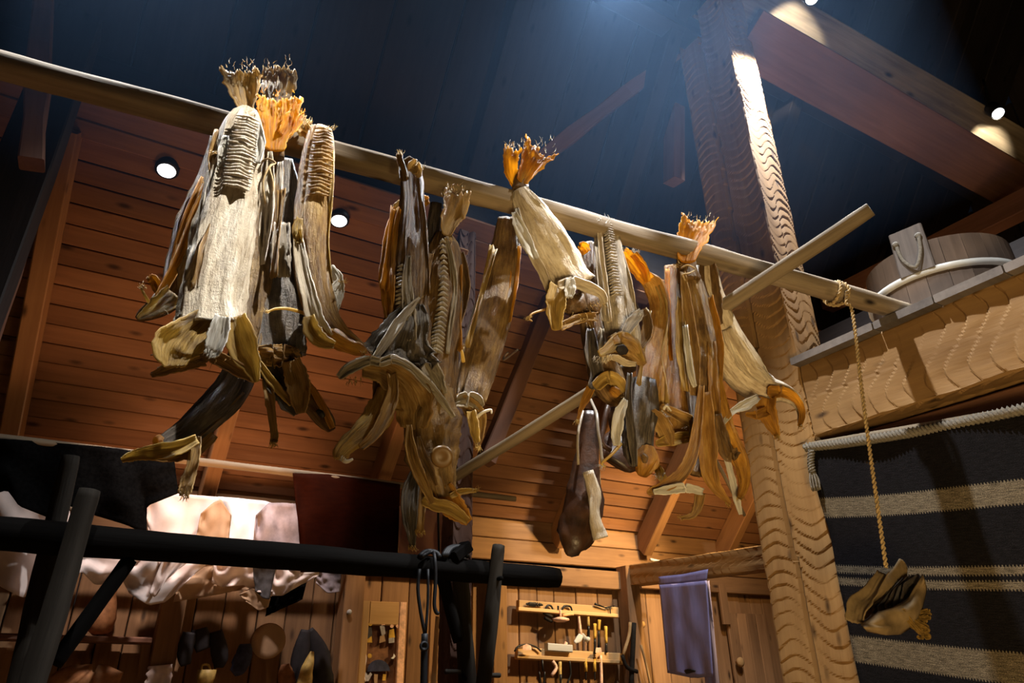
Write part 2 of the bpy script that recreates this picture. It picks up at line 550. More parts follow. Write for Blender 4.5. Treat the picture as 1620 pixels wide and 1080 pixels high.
def rope(name, pts, r, material, parent=None, pitch=.035, strands=2, sub=6, frizz=0):
    """twisted cord: helical strands in one mesh"""
    pts = smooth_path([np.array(p, float) for p in pts], sub)
    P = [pts[0]]
    for a, b in zip(pts, pts[1:]):
        k = max(1, int(np.linalg.norm(b - a) / (pitch / 7)))
        P += [a + (b - a) * (j + 1) / k for j in range(k)]
    vs, fs, m = [], [], 6
    n = len(P)
    for st in range(strands):
        prev = None; dist = 0
        base = len(vs)
        for i in range(n):
            d = V(P[min(i + 1, n - 1)] - P[max(i - 1, 0)]).normalized()
            if prev is None:
                s = d.cross(Vector((.2, .3, .9) if abs(d.z) < .9 else (1, .2, 0)))
            else:
                s = prev - d * prev.dot(d)
            s.normalize(); prev = s; t = d.cross(s)
            if i: dist += float(np.linalg.norm(P[i] - P[i - 1]))
            a0 = 2 * math.pi * (dist / pitch + st / strands)
            c = V(P[i]) + (s * math.cos(a0) + t * math.sin(a0)) * (r * .5)
            for k in range(m):
                a = 2 * math.pi * k / m
                rr = r * .58 * (1 + .15 * mn.noise(Vector((dist * 60, st, k))))
                vs.append(c + s * (rr * math.cos(a)) + t * (rr * math.sin(a)))
        for i in range(n - 1):
            for k in range(m):
                q = (k + 1) % m
                fs.append((base + i * m + k, base + i * m + q, base + (i + 1) * m + q, base + (i + 1) * m + k))
        fs.append(tuple(base + k for k in reversed(range(m)))); fs.append(tuple(base + (n - 1) * m + k for k in range(m)))
    g = random.Random(3)
    for _ in range(frizz):
        p = V(P[g.randrange(n)])
        q = p + Vector((g.uniform(-1, 1), g.uniform(-1, 1), g.uniform(-.6, .6))).normalized() * g.uniform(.01, .03)
        b = len(vs)
        e = Vector((.0008, .0008, 0))
        vs += [p - e, p + e, q]
        fs.append((b, b + 1, b + 2))
    return mk(name, vs, fs, material, parent)


def smooth_path(pts, sub=4):
    """Catmull-Rom through rows of any width"""
    pts = [np.array(p, float) for p in pts]
    if len(pts) < 3 or sub <= 1:
        return pts
    out = []
    n = len(pts)
    for i in range(n - 1):
        p0 = pts[i - 1] if i else 2 * pts[0] - pts[1]
        p1, p2 = pts[i], pts[i + 1]
        p3 = pts[i + 2] if i + 2 < n else 2 * pts[-1] - pts[-2]
        for k in range(sub):
            t = k / sub
            out.append(.5 * ((2 * p1) + (-p0 + p2) * t + (2 * p0 - 5 * p1 + 4 * p2 - p3) * t * t + (-p0 + 3 * p1 - 3 * p2 + p3) * t ** 3))
    out.append(pts[-1])
    return out


def path3(pts, Y0, sub):
    """rows (px, py, width_px, dY) -> list of (world point, width m)"""
    rows = []
    for p in pts:
        dy = p[3] if len(p) > 3 else 0.0
        q = atY(p[0], p[1], Y0 + dy)
        rows.append(np.array([*q, p[2] * depth(q) / F_PX]))
    return smooth_path(rows, sub)


def frames(rows, tw=None):
    out = []
    n = len(rows)
    for i, r in enumerate(rows):
        d = V(rows[min(i + 1, n - 1)][:3] - rows[max(i - 1, 0)][:3]).normalized()
        view = (V(r[:3]) - V(EYE)).normalized()
        s = d.cross(view)
        if s.length < 1e-3:
            s = V(C_R)
        s.normalize()
        nn = s.cross(d).normalized()
        if nn.dot(view) > 0:
            nn = -nn
        # s points so that +s is screen right for a downward path
        if s.dot(V(C_R)) < 0:
            s = -s
        if tw:
            a = tw[0] + (tw[1] - tw[0]) * i / (n - 1)
            q = Matrix.Rotation(a, 3, d)
            s = q @ s; nn = q @ nn
        out.append((V(r[:3]), float(r[3]), d, s, nn))
    return out


def body(name, pts, Y0, material, parent, thick=.45, wr=.12, seed=0, openend=False, sub=8, m=44, ridge=0.0, fold=0.0, tw=None, closed_tip=True, deep=.5, keel=0.0, groove=.16):
    """a dried fish trunk: flattened, ribbed tube that follows pts; openend leaves a hollow collar"""
    fr = frames(path3(pts, Y0, sub), tw)
    n = len(fr)
    vs, fs, uv = [], [], []
    tot = 0; prevp = None

    def ringpt(i, a, k=1.0):
        c, w_, d, s, nn = fr[i]
        t = i / (n - 1)
        ca, sa = math.cos(a), math.sin(a)
        e = .75
        x = math.copysign(abs(ca) ** e, ca); y = math.copysign(abs(sa) ** 1.0, sa)
        q = Vector((math.cos(a) * 2.2, math.sin(a) * 2.2, t * 3 + seed * 13.7))
        q2 = Vector((math.cos(a) * 5.5, math.sin(a) * 5.5, t * 7 + seed * 5.3))
        q3 = Vector((math.cos(a) * 12, math.sin(a) * 12, t * 26 + seed))
        q4 = Vector((math.cos(a) * 7.5, math.sin(a) * 7.5, t * 3.5 + seed * 2.1))
        w2 = wr * 1.25
        r = 1 + wr * 1.3 * mn.noise(q) + wr * .8 * mn.noise(q2) + wr * .35 * mn.noise(q3) + wr * .9 * (abs(mn.noise(q4)) * -2 + .5)
        yy = y * thick * r
        if y > 0:
            yy += keel * (1 - abs(x)) ** 1.5
            yy -= fold * math.exp(-((x) / .22) ** 2)
            for g_ in range(3):
                gx = .75 * math.sin(g_ * 2.3 + seed * 1.7) + .22 * mn.noise(Vector((t * 4, g_ * 3.1, seed)))
                yy -= groove * (.5 + .9 * mn.noise(Vector((t * 5 + 7, g_, seed)))) * math.exp(-((x - gx) / .09) ** 2)
            yy += ridge * math.exp(-((x - .15) / .12) ** 2) * (.6 + .4 * math.sin(t * 150))
        return c + s * (w_ / 2 * x * r * k) + nn * (w_ / 2 * yy * k)
    for i in range(n):
        if prevp is not None: tot += (fr[i][0] - prevp).length
        prevp = fr[i][0]
        for k in range(m):
            vs.append(ringpt(i, 2 * math.pi * k / m))
            uv.append((tot * 3 + seed, 1 - abs(2 * k / m - 1)))
    for i in range(n - 1):
        for k in range(m):
            q = (k + 1) % m
            fs.append((i * m + k, i * m + q, (i + 1) * m + q, (i + 1) * m + k))
    fs.append(tuple(reversed(range(m))))
    if openend:
        last = (n - 1) * m
        back = max(2, int(n * .22))
        for j in range(back + 1):
            i = n - 1 - j
            for k in range(m):
                vs.append(ringpt(i, 2 * math.pi * k / m, .88 - .12 * j / back))
                uv.append((tot * 3 + j * .02, k / m))
        b0 = n * m
        for k in range(m):
            q = (k + 1) % m
            fs.append((last + k, last + q, b0 + q, b0 + k))
        for j in range(back):
            for k in range(m):
                q = (k + 1) % m
                fs.append((b0 + j * m + k, b0 + j * m + q, b0 + (j + 1) * m + q, b0 + (j + 1) * m + k))
        fs.append(tuple(b0 + back * m + k for k in range(m)))
    else:
        fs.append(tuple((n - 1) * m + k for k in range(m)))
    return mk(name, vs, fs, material, parent, uv)


def ribbon(name, pts, Y0, material, parent, curl=.25, pleat=0.0, npl=7, rag=0.0, wr=.06, seed=0, sub=8, m=15, tw=None, thk=.003, side=0.0):
    """thin flap, fin or strip; pleat gives fin rays, rag tears the far end"""
    fr = frames(path3(pts, Y0, sub), tw)
    n = len(fr)
    if pleat: m = max(m, npl * 4 + 1)
    vs, fs, uv = [], [], []
    g = random.Random(seed * 31 + 5)
    ragv = [g.uniform(-1, 0) for _ in range(m)]
    tot = 0; prevp = None
    for i, (c, w_, d, s, nn) in enumerate(fr):
        t = i / (n - 1)
        if prevp is not None: tot += (c - prevp).length
        prevp = c
        for k in range(m):
            u = 2 * k / (m - 1) - 1
            z = .68 * curl * w_ * (u * u - .35) + side * w_ * u
            z += pleat * w_ * math.cos(u * math.pi * npl) * (.3 + .7 * t)
            z += wr * w_ * 1.6 * mn.noise(Vector((u * 1.6, t * 3, seed * 7.7)))
            z += (.35 * wr + .022) * w_ * mn.noise(Vector((u * 5.5, t * 7, seed * 1.7))) + .014 * w_ * math.cos(u * 14 + seed + 2 * mn.noise(Vector((t * 4, seed, 3))))
            ew = 1 + abs(u) ** 2 * (.20 * mn.noise(Vector((t * 7, seed * 3.3 + (1 if u > 0 else -1), 0))) + .13 * mn.noise(Vector((t * 23, seed * 3.3 + (1 if u > 0 else -1), 4))))
            p = c + s * (w_ / 2 * u * ew) + nn * z
            if rag and t > .7:
                p = p + d * (rag * w_ * ragv[k] * (t - .7) / .3) + s * (rag * .12 * w_ * g.uniform(-1, 1)) + nn * (rag * .2 * w_ * g.uniform(-1, 1))
            vs.append(p); uv.append((tot * 3 + seed, k / (m - 1)))
    for i in range(n - 1):
        for k in range(m - 1):
            fs.append((i * m + k, i * m + k + 1, (i + 1) * m + k + 1, (i + 1) * m + k))
    return mk(name, vs, fs, material, parent, uv, solid=thk)


def bones(name, pts, Y0, material, parent, count, seed=0, off=.02, hgt=.3):
    """row of vertebra lobes down the middle of a split fish"""
    fr = frames(path3(pts, Y0, 8))
    n = len(fr)
    vs, fs = [], []
    for j in range(count):
        t = (j + .5) / count * (n - 1)
        i = min(int(t), n - 2); f = t - i
        c = fr[i][0].lerp(fr[i + 1][0], f); w_ = fr[i][1] + (fr[i + 1][1] - fr[i][1]) * f
        _, _, d, s, nn = fr[i]
        L = (fr[-1][0] - fr[0][0]).length / count
        b = len(vs)
        M_, K_ = 9, 6
        for a in range(M_):
            u = 2 * a / (M_ - 1) - 1
            for q in range(K_):
                an = 2 * math.pi * q / K_
                hw = (1 - .75 * abs(u) ** 1.5)
                p = c + s * (u * w_ / 2) + d * (L * .5 * math.cos(an) * hw - L * .55 * (1 - abs(u)) + L * .2) + nn * (w_ * hgt * .5 * math.sin(an) * hw + off * .3)
                p += nn * (.15 * w_ * mn.noise(Vector((j * .7, u, seed))))
                vs.append(p)
        for a in range(M_ - 1):
            for q in range(K_):
                r = (q + 1) % K_
                fs.append((b + a * K_ + q, b + a * K_ + r, b + (a + 1) * K_ + r, b + (a + 1) * K_ + q))
        fs.append(tuple(b + q for q in reversed(range(K_)))); fs.append(tuple(b + (M_ - 1) * K_ + q for q in range(K_)))
    uv = [(v[2] * 3, v[0] * 10) for v in vs]
    return mk(name, vs, fs, material, parent, uv)


def edge_frill(pts, Y0, sd, material, parent, seed, wid=.2, off=.45, name='frill'):
    """thin ragged margin running down one side of a split fish"""
    q = [(p[0] + sd * off * p[2], p[1], max(3, wid * p[2] * (1 + .5 * math.sin(i * 2.1 + seed))), (p[3] if len(p) > 3 else 0)) for i, p in enumerate(pts)]
    return ribbon(name, q, Y0, material, parent, .5, .05, 2, .3, .45, seed, 7, 7, None, .002, side=.35 * sd)


def fibres(spots, Y0, material, parent, n=26, L=16, seed=0, name='frayed_fibres'):
    """loose dried fibres standing out of torn edges: spots are (px, py, spread_px, dir_x, dir_y)"""
    g = random.Random(seed)
    vs, fs = [], []
    for (px, py, sp, dx, dy) in spots:
        for _ in range(n):
            x, y = px + g.uniform(-sp, sp), py + g.uniform(-sp, sp) * .4
            Y = Y0 + g.uniform(-.03, .03)
            l = L * g.uniform(.4, 1.2)
            a = math.atan2(dy, dx) + g.uniform(-.7, .7)
            P_ = [atY(x, y, Y)]
            for k in range(3):
                x += math.cos(a) * l / 3; y += math.sin(a) * l / 3; a += g.uniform(-.6, .6)
                P_.append(atY(x, y, Y + g.uniform(-.006, .006)))
            w_ = .0011 * g.uniform(.6, 1.6)
            b = len(vs)
            for k, p in enumerate(P_):
                q = w_ * (1 - .25 * k)
                vs += [p - C_R * q, p + C_R * q, p - C_F * q * 1.5]
            for k in range(3):
                for j in range(3):
                    r = (j + 1) % 3
                    fs.append((b + 3 * k + j, b + 3 * k + r, b + 3 * k + 3 + r, b + 3 * k + 3 + j))
    o = mk(name, vs, fs, material, parent, [(v[2] * 3, v[0] * 3) for v in vs], smooth=False)
    o['kind'] = 'stuff'
    return o


def whisker(name, pts, Y0, r, material, parent):
    P = [atY(p[0], p[1], Y0 + (p[2] if len(p) > 2 else 0)) for p in pts]
    return tube(name, P, r, material, parent, 7, r * .45, 5)


def sheet(name, top, bot, Y0, material, parent=None, fold=.03, nf=4, nx=30, nz=16, seed=0, bulge=0.0, thk=.004, axis='Y', drop=0.0):
    """hanging sheet between two pixel polylines at a given depth, with real folds"""
    at = atY if axis == 'Y' else atX

    def along(poly, t):
        d = [0]
        for a, b in zip(poly, poly[1:]):
            d.append(d[-1] + math.hypot(b[0] - a[0], b[1] - a[1]))
        q = t * d[-1]
        for i in range(len(poly) - 1):
            if q <= d[i + 1] + 1e-6:
                f = (q - d[i]) / max(1e-6, d[i + 1] - d[i])
                return (poly[i][0] + (poly[i + 1][0] - poly[i][0]) * f, poly[i][1] + (poly[i + 1][1] - poly[i][1]) * f)
        return poly[-1]
    vs, fs, uv = [], [], []
    for j in range(nz + 1):
        tv = j / nz
        for i in range(nx + 1):
            tu = i / nx
            a, b = along(top, tu), along(bot, tu)
            x, y = a[0] + (b[0] - a[0]) * tv, a[1] + (b[1] - a[1]) * tv
            amp = fold * (.25 + .75 * tv)
            dy = amp * math.sin(tu * nf * 2 * math.pi + seed + 1.2 * mn.noise(Vector((tu * 3, tv * 2, seed)))) + fold * 1.2 * mn.noise(Vector((tu * 4, tv * 3, seed + 4)))
            dy -= bulge * math.sin(tv * math.pi)
            vs.append(at(x, y, Y0 + dy)); uv.append((tu, tv))
    for j in range(nz):
        for i in range(nx):
            q = j * (nx + 1) + i
            fs.append((q, q + 1, q + nx + 2, q + nx + 1))
    return mk(name, vs, fs, material, parent, uv, solid=thk)


def lathe(name, prof, center, material, parent=None, m=24, axis=(0, 0, 1)):
    d = Vector(axis).normalized()
    s = d.cross(Vector((.3, .9, .1))).normalized(); t = d.cross(s)
    vs, fs = [], []
    for r, h in prof:
        for k in range(m):
            a = 2 * math.pi * k / m
            vs.append(V(center) + d * h + s * (r * math.cos(a)) + t * (r * math.sin(a)))
    n = len(prof)
    for i in range(n - 1):
        for k in range(m):
            q = (k + 1) % m
            fs.append((i * m + k, i * m + q, (i + 1) * m + q, (i + 1) * m + k))
    fs.append(tuple(reversed(range(m)))); fs.append(tuple((n - 1) * m + k for k in range(m)))
    return mk(name, vs, fs, material, parent)


def blob(name, pts, Y0, material, parent=None, thick=.6, seed=0, wr=.08, sub=5, m=14):
    return body(name, pts, Y0, material, parent, thick, wr, seed, False, sub, m)

#@@SECTION structure
# ---------------------------------------------------------------- structure: roof slope, walls, upper roof
SL = math.radians(46)
EV = Vector((0, -math.cos(SL), math.sin(SL)))      # up the slope
NV = Vector((0, -math.sin(SL), -math.cos(SL)))     # out of the slope into the room
EAVE = Vector((0, 4.5, 2.63))


def slope(x, s, out=0.0):
    return Vector((x, EAVE.y, EAVE.z)) + EV * s + NV * out


ceiling = empty('ceiling', (1.5, 3.9, 3.3), kind='structure')
PIT = .1075
for i in range(18):
    s = PIT * (i + .5)
    tilt = Matrix.Rotation(math.radians(rnd.uniform(-7.5, -5.5)), 3, 'X') @ NV
    dz = rnd.uniform(-.002, .002)
    plank('roof_board', slope(-3.6, s, .004 + dz), slope(6.4, s, .004 + dz), .1005, .024, M['board'], ceiling, up=tilt, ch=.004)
plank('gap_shade_backing', slope(-3.6, .95, -.03), slope(6.4, .95, -.03), 2.0, .012, M['darkroof'], ceiling, up=NV)  # dark sheet added behind the boards in place of shade in the gaps
for x in (-2.4, -1.5, -.55, .45, 1.455, 2.98, 3.82, 4.70, 5.6):
    plank('rafter', slope(x, -.10, .10), slope(x, 1.86, .10), .085, .17, M['rafter'], ceiling, up=NV, ch=.006)
plank('roof_plate', slope(-3.6, 1.975, .03), slope(6.4, 1.975, .03), .115, .06, M['board'], ceiling, up=NV)
plank('roof_plate', slope(-3.6, 1.875, .045), slope(6.4, 1.875, .045), .09, .05, M['board'], ceiling, up=NV)
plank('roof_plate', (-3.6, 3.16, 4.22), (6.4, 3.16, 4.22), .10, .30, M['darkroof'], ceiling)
# dark upper roof, boards running up the slope
for i in range(25):
    x = -3.6 + .4 * i
    off = rnd.uniform(-.012, .012)
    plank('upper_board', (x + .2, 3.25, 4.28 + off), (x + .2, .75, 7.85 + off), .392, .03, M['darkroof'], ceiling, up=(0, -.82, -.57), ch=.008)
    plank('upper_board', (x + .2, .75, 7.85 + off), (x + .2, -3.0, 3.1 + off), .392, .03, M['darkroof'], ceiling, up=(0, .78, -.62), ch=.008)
for x in (-2.6, -1.2, .2, 1.5, 2.6, 3.8, 5.2):
    plank('upper_rafter', (x, 3.1, 4.34), (x, .8, 7.62), .11, .18, M['darkroof'], ceiling, up=(0, -.82, -.57))
plank('purlin', (-3.6, 2.25, 5.52), (6.4, 2.25, 5.52), .14, .16, M['darkroof'], ceiling)
plank('purlin', (4.3, -2.5, 3.75), (4.3, 3.1, 3.75), .14, .16, M['darkroof'], ceiling)
plank('purlin', (4.9, -2.5, 4.4), (4.9, 3.1, 4.4), .14, .16, M['brown'], ceiling)

floor = empty('floor', (1.5, 1, 0), kind='structure')
for i in range(32):
    plank('floor_board', (-3.6 + .3125 * i + .156, -3, -.02), (-3.6 + .3125 * i + .156, 4.6, -.02), .305, .04, M['wallboard'], floor)

wall = empty('wall_back', (1.5, 4.52, 1.3), kind='structure')
x = -3.6
while x < 6.4:
    wd = rnd.uniform(.13, .20)
    plank('wall_board', (x + wd / 2, 4.53 + rnd.uniform(-.004, .004), 0), (x + wd / 2, 4.53 + rnd.uniform(-.004, .004), 2.24), wd - .006, .03, M['wallboard'], wall, up=(0, -1, 0), ch=.005)
    x += wd
plank('wall_board', (-3.6, 4.515, 2.40), (6.4, 4.515, 2.40), .15, .03, M['wallboard'], wall, up=(0, -1, 0))
plank('wall_board', (-3.6, 4.52, 2.555), (6.4, 4.52, 2.555), .15, .03, M['wallboard'], wall, up=(0, -1, 0))
plank('wall_board', (-3.6, 4.52, 2.70), (6.4, 4.52, 2.70), .13, .03, M['wallboard'], wall, up=(0, -1, 0))
plank('wall_backing', (-3.6, 4.565, 2.0), (6.4, 4.565, 2.0), 1.4, .02, M['darkroof'], wall, up=(0, -1, 0))
plank('lintel', (1.40, 4.49, 2.245), (3.56, 4.49, 2.225), .135, .07, M['wallboard'], wall, up=(0, -1, 0))
plank('lintel', (3.74, 4.49, 2.245), (6.4, 4.49, 2.245), .135, .07, M['wallboard'], wall, up=(0, -1, 0))
plank('lintel', (-3.6, 4.49, 2.26), (1.26, 4.49, 2.26), .10, .05, M['wallboard'], wall, up=(0, -1, 0))
for px in (265, 551, 1000):
    q = atY(px, 1000, 4.44)
    plank('wall_post', (q[0], 4.44, 0), (q[0], 4.44, 2.33), .125, .13, M['wallboard'], wall, up=(0, -1, 0))
q = atY(775, 1000, 4.46)
plank('wall_post', (q[0] + .06, 4.46, 0), (q[0] + .06, 4.46, 2.2), .11, .08, M['wallboard'], wall, up=(0, -1, 0))

for nm, xx in (('wall_left', -3.62), ('wall_right', 6.42)):
    wl = empty(nm, (xx, 1, 2), kind='structure')
    for i in range(25):
        y = -3 + .3 * i
        top = min(4.25 + (3.25 - y) * 1.4, 3.1 + (y + 3) * 1.25) if y < 3.25 else 2.63 + (4.5 - y) * 1.03
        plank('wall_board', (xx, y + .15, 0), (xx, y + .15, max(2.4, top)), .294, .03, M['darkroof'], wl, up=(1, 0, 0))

# door in the right bay of the back wall
q0 = atY(1143, 1000, 4.49); q1 = atY(1250, 1000, 4.49)
door = empty('door_1', (q0[0] + .4, 4.49, 0), kind='structure')
for i in range(4):
    xx = q0[0] + .06 + .115 * i
    plank('door_board', (xx + .055, 4.485, 0), (xx + .055, 4.485, 2.02), .11, .03, M['wallboard'], door, up=(0, -1, 0))
plank('door_strap', (q0[0] + .03, 4.46, 1.93), (q0[0] + .03, 4.46, 2.25), .085, .03, M['wallboard'], door, up=(0, -1, 0))
q = atY(1168, 1047, 4.45)
lathe('door_knob', [(.012, 0), (.016, .02), (.034, .03), (.038, .05), (.02, .062)], (q[0], 4.47, q[2]), M['pale'], door, 12, (0, -1, 0))

# ---------------------------------------------------------------- main timbers
hp = hewn('hewn_post', (2.865, 2.165, 0), (2.865, 2.165, 5.66), .23, .41, M['hewn'], None, up=(0, 1, 0), per=.060, depth_=.0075, lanes=2, crack=(3, .45), seed=2)
tag(hp, 'tall square timber post with scalloped axe marks beside the striped blanket', 'post')
hb = hewn('hewn_beam', (2.87, 1.95, 2.745), (2.87, -1.2, 2.735), .24, .36, M['hewn'], None, per=.085, depth_=.011, lanes=2, seed=8)
tag(hb, 'heavy axe-marked timber beam carrying the loft planks under the bucket', 'beam')
ub = plank('under_beam', (2.93, 1.95, 2.49), (2.93, -1.2, 2.47), .16, .14, M['brown'], None, jit=.01)
tag(ub, 'dark shadowed timber rail just below the axe-marked beam, above the blanket', 'beam')
# loft planks, end grain over the beam
ys = [float(atX(px, py, 2.72)[1]) for px, py in ((1253, 566), (1387, 524), (1484, 486), (1597, 443))] + [.72, .5, .26, 0.0, -.3, -.6, -.9]
loft = empty('loft_deck', (3.3, 1.2, 2.93), 'row of thin grey loft planks laid over the beam, bucket standing on them', 'deck')
for a, b in zip(ys, ys[1:]):
    plank('loft_plank', (2.70 + rnd.uniform(-.008, .008), (a + b) / 2, 2.937), (4.3, (a + b) / 2, 2.937), a - b - .005, .036, M['plank'], loft, ch=.004)

lb = hewn('low_tie_beam', (3.63, 4.46, 2.262), (3.63, 2.4, 2.20), .13, .15, M['hewn'], None, depth_=.0028, seed=4)
tag(lb, 'short horizontal timber beam that the mauve cloth is draped over', 'beam')

br = plank('roof_brace', EYE + ray(1180, 56) * 4.5, EYE + ray(1720, 360) * 5.15, .345, .10, M['brown'], None, up=tuple(-ray(1400, 180)), jit=.004, taper=.86)
tag(br, 'long reddish diagonal brace with a drying crack running down from the post top', 'brace')
b2 = plank('roof_brace', EYE + ray(1150, 5) * 4.72, EYE + ray(1740, 338) * 5.38, .47, .06, M['peeled'], None, up=tuple(-ray(1400, 180)), jit=.004)
tag(b2, 'dark rafter plank behind the reddish brace, with two pools of lamp light', 'rafter')
b3 = plank('roof_brace', atY(856, 250, 2.93), atX(1075, 82, 2.80), .095, .08, M['brown'], None, up=(0, -1, 0), jit=.008)
tag(b3, 'faint reddish diagonal strut in the dark roof left of the post', 'brace')
b5 = plank('knee_brace', atX(1082, 150, 2.9) + np.array([0, .1, 0]), atX(1082, 275, 2.9) + np.array([0, .1, 0]), .12, .1, M['brown'], None, up=(-1, 0, 0))
tag(b5, 'short reddish timber end showing at the left edge of the tall post', 'brace')
b6 = plank('diagonal_strut', atY(872, 470, 3.05), atY(768, 730, 3.05), .085, .09, M['brown'], None, up=(0, -1, 0), jit=.004)
tag(b6, 'pinkish diagonal strut with an iron hook, slanting down right of the dark column', 'brace')
tube('hook', [atY(805, 575, 2.98), atY(806, 600, 2.98), atY(812, 612, 2.97), atY(803, 614, 2.97), atY(800, 604, 2.97)], .006, M['steel'], b6)

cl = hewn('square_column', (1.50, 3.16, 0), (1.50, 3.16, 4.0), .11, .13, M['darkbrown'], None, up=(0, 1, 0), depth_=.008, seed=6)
tag(cl, 'dark square timber column standing behind the black trestle', 'column')

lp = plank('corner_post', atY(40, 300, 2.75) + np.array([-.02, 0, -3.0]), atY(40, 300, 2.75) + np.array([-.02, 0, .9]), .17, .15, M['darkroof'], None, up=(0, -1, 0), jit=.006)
tag(lp, 'thick almost black post at the far left of the room', 'post')
q = atY(66, 60, 2.5)
ls = plank('corner_piece', atY(72, -30, 2.5), atY(50, 260, 2.5), .075, .08, M['brown'], None, up=(0, -1, 0), jit=.008)
tag(ls, 'rough reddish strut rising behind the drying pole at the far left', 'brace')
ls2 = plank('corner_piece', atY(72, 275, 2.9), atY(-20, 560, 2.9), .05, .05, M['brown'], None, up=(0, -1, 0), jit=.004)  # separate strip standing in for the lit edge of the post
tag(ls2, 'narrow pinkish strip put in as the lit edge of the almost black post', 'lath')

# lamps: cans on short stems
def lamp(name, pos, aim, label, stem):
    e = empty(name, pos, label, 'lamp', None)
    d = (Vector(aim) - Vector(pos)).normalized()
    lathe('lamp_can', [(.02, -.13), (.045, -.12), (.048, -.01), (.044, .0), (.040, -.012)], pos, M['blackcan'], e, 20, d)
    lathe('lamp_lens', [(.001, -.004), (.038, -.006), (.038, -.010), (.001, -.011)], pos, M['glow'], e, 20, d)
    tube('lamp_stem', [Vector(pos) - d * .12, Vector(pos) - d * .12 + Vector((0, 0, .06)), Vector(pos) + Vector(stem)], .008, M['blackcan'], e)
    return e


lamp('spot_lamp', LAMP_A, LAMP_A + Vector((-.25, -.35, -1)), 'bright white spot lamp at the top edge beside the reddish brace', (.3, 0, .5))
lamp('spot_lamp', LAMP_C, LAMP_C + Vector((-.35, -.35, -1)), 'round white spot lamp on a thin rod in front of the dark rafter plank', (.15, .05, .45))
lamp('spot_lamp', LAMP_B, (1.45, 1.6, 2.6), 'spot lamp high above the hanging fish giving the blue haze', (0, .1, .9))
for x, s, lab in ((-.128, 1.80, 'white round ceiling lamp left of the fish bunch, under the fascia boards'), (.749, 1.80, 'white round ceiling lamp right of the tan fish bunch')):
    p = slope(x, s, .075)
    e = empty('ceiling_lamp', p, lab, 'lamp')
    lathe('lamp_lens', [(.001, .006), (.042, .006), (.046, -.004), (.04, -.012)], p, M['glow'], e, 20, (0, -.25, -1))
    lathe('lamp_rim', [(.047, -.06), (.056, -.06), (.056, .0), (.047, .004)], p, M['blackcan'], e, 20, (0, -.25, -1))
# ---------------------------------------------------------------- drying pole and stick
PL, PR = np.array([-.95, 1.777, 3.0]), np.array([2.93, 1.432, 3.0])


def on_pole(px):
    """point of the pole axis in the plane of a photo column"""
    best = None
    for i in range(400):
        p = PL + (PR - PL) * i / 399
        w_ = (p - EYE) @ C_F
        xx = 810 + F_PX * ((p - EYE) @ C_R) / w_
        if best is None or abs(xx - px) < best[0]:
            best = (abs(xx - px), p)
    return best[1]


pole = log('drying_pole', PL, PR, .033, .038, M['peeled'], None, 70, 20, .10, 1.0, (0, 0, .012), 3, .62)
tag(pole, 'long peeled wooden pole from which the dried fish hang', 'pole')
stick = log('support_stick', Vector(atZ(1378, 331, 2.955)), Vector(atY(695, 768, 3.04)), .026, .026, M['peeled'], None, 40, 10, .12, 1, (0, 0, -.012), 9)
tag(stick, 'thinner peeled stick crossing under the drying pole beside the tall post', 'pole')
st2 = log('thin_stick', on_pole(948) - np.array([0, 0, .03]), atY(1178, 815, 2.0), .007, .007, M['peeled'], None, 12, 8, .1, 1, (0, 0, 0), 4)
tag(st2, 'very thin pale stick slanting behind the rightmost fish', 'stick')

# ---------------------------------------------------------------- dried fish
YF, YB = 1.60, 1.80


def knot(name, px, py, Y, mat_, parent, drop=40, loops=2):
    for k in range(loops):
        tube(name, [atY(px - 10, py, Y), atY(px, py - 5, Y - .03), atY(px + 12, py + 2, Y - .01), atY(px + 2, py + 8, Y - .02),
                    atY(px - 8 + 16 * k, py + drop * .5, Y - .02), atY(px - 4 + 10 * k, py + drop, Y - .01)], .0028, mat_, parent, 6)


def fish(label, px, py, Y):
    return empty('dried_fish', atY(px, py, Y), label, 'fish', 'dried fish on the pole')


# 1 large pale front fish
f = fish('largest pale cream dried fish at the front of the left bunch', 385, 200, YF - .05)
Y = YF - .06
body('body', [(394, 172, 24), (390, 186, 46), (383, 210, 62), (377, 260, 72), (367, 310, 80), (355, 360, 86), (347, 405, 90), (340, 445, 92), (336, 482, 96), (336, 515, 108)],
     Y, M['f_pale'], f, .42, .12, 1, True, keel=.10, fold=.08)
bones('backbone', [(392, 186, 34), (386, 220, 40), (380, 260, 44), (373, 300, 40)], Y - .035, M['f_pale'], f, 22, 1, .018, .18)
ribbon('skin_edge', [(358, 215, 8), (352, 240, 14), (349, 265, 10)], Y - .02, M['f_bone'], f, .3, 0, 7, .3, .3, 2)
ribbon('skin_edge', [(410, 195, 6), (412, 225, 13), (407, 258, 9)], Y - .03, M['f_bone'], f, .3, 0, 7, .1, .3, 3)
ribbon('side_flap', [(345, 205, 10), (338, 250, 16), (340, 290, 12)], Y, M['f_tan'], f, .4, 0, 7, .6, .4, 3)
ribbon('tail_fin', [(392, 180, 14), (388, 160, 34), (384, 135, 52), (380, 108, 58)], Y, M['f_fintan'], f, .28, .016, 9, .18, .05, 1)
ribbon('gill_flap', [(330, 500, 30), (300, 525, 54), (278, 552, 70), (270, 580, 40)], Y - .02, M['f_straw'], f, .45, 0, 7, .1, .12, 4)
ribbon('gill_flap', [(305, 520, 60), (315, 550, 80), (325, 575, 60)], Y + .05, M['f_brown'], f, .4, 0, 7, .3, .1, 5)
ribbon('jaw', [(372, 500, 30), (378, 530, 44), (388, 560, 44), (400, 585, 24), (405, 604, 10)], Y - .04, M['f_straw'], f, .5, 0, 7, 0, .05, 6)
ribbon('fin', [(352, 500, 20), (346, 525, 30), (338, 550, 26), (328, 568, 18)], Y - .06, M['f_bone'], f, .35, .05, 4, .5, .1, 7)
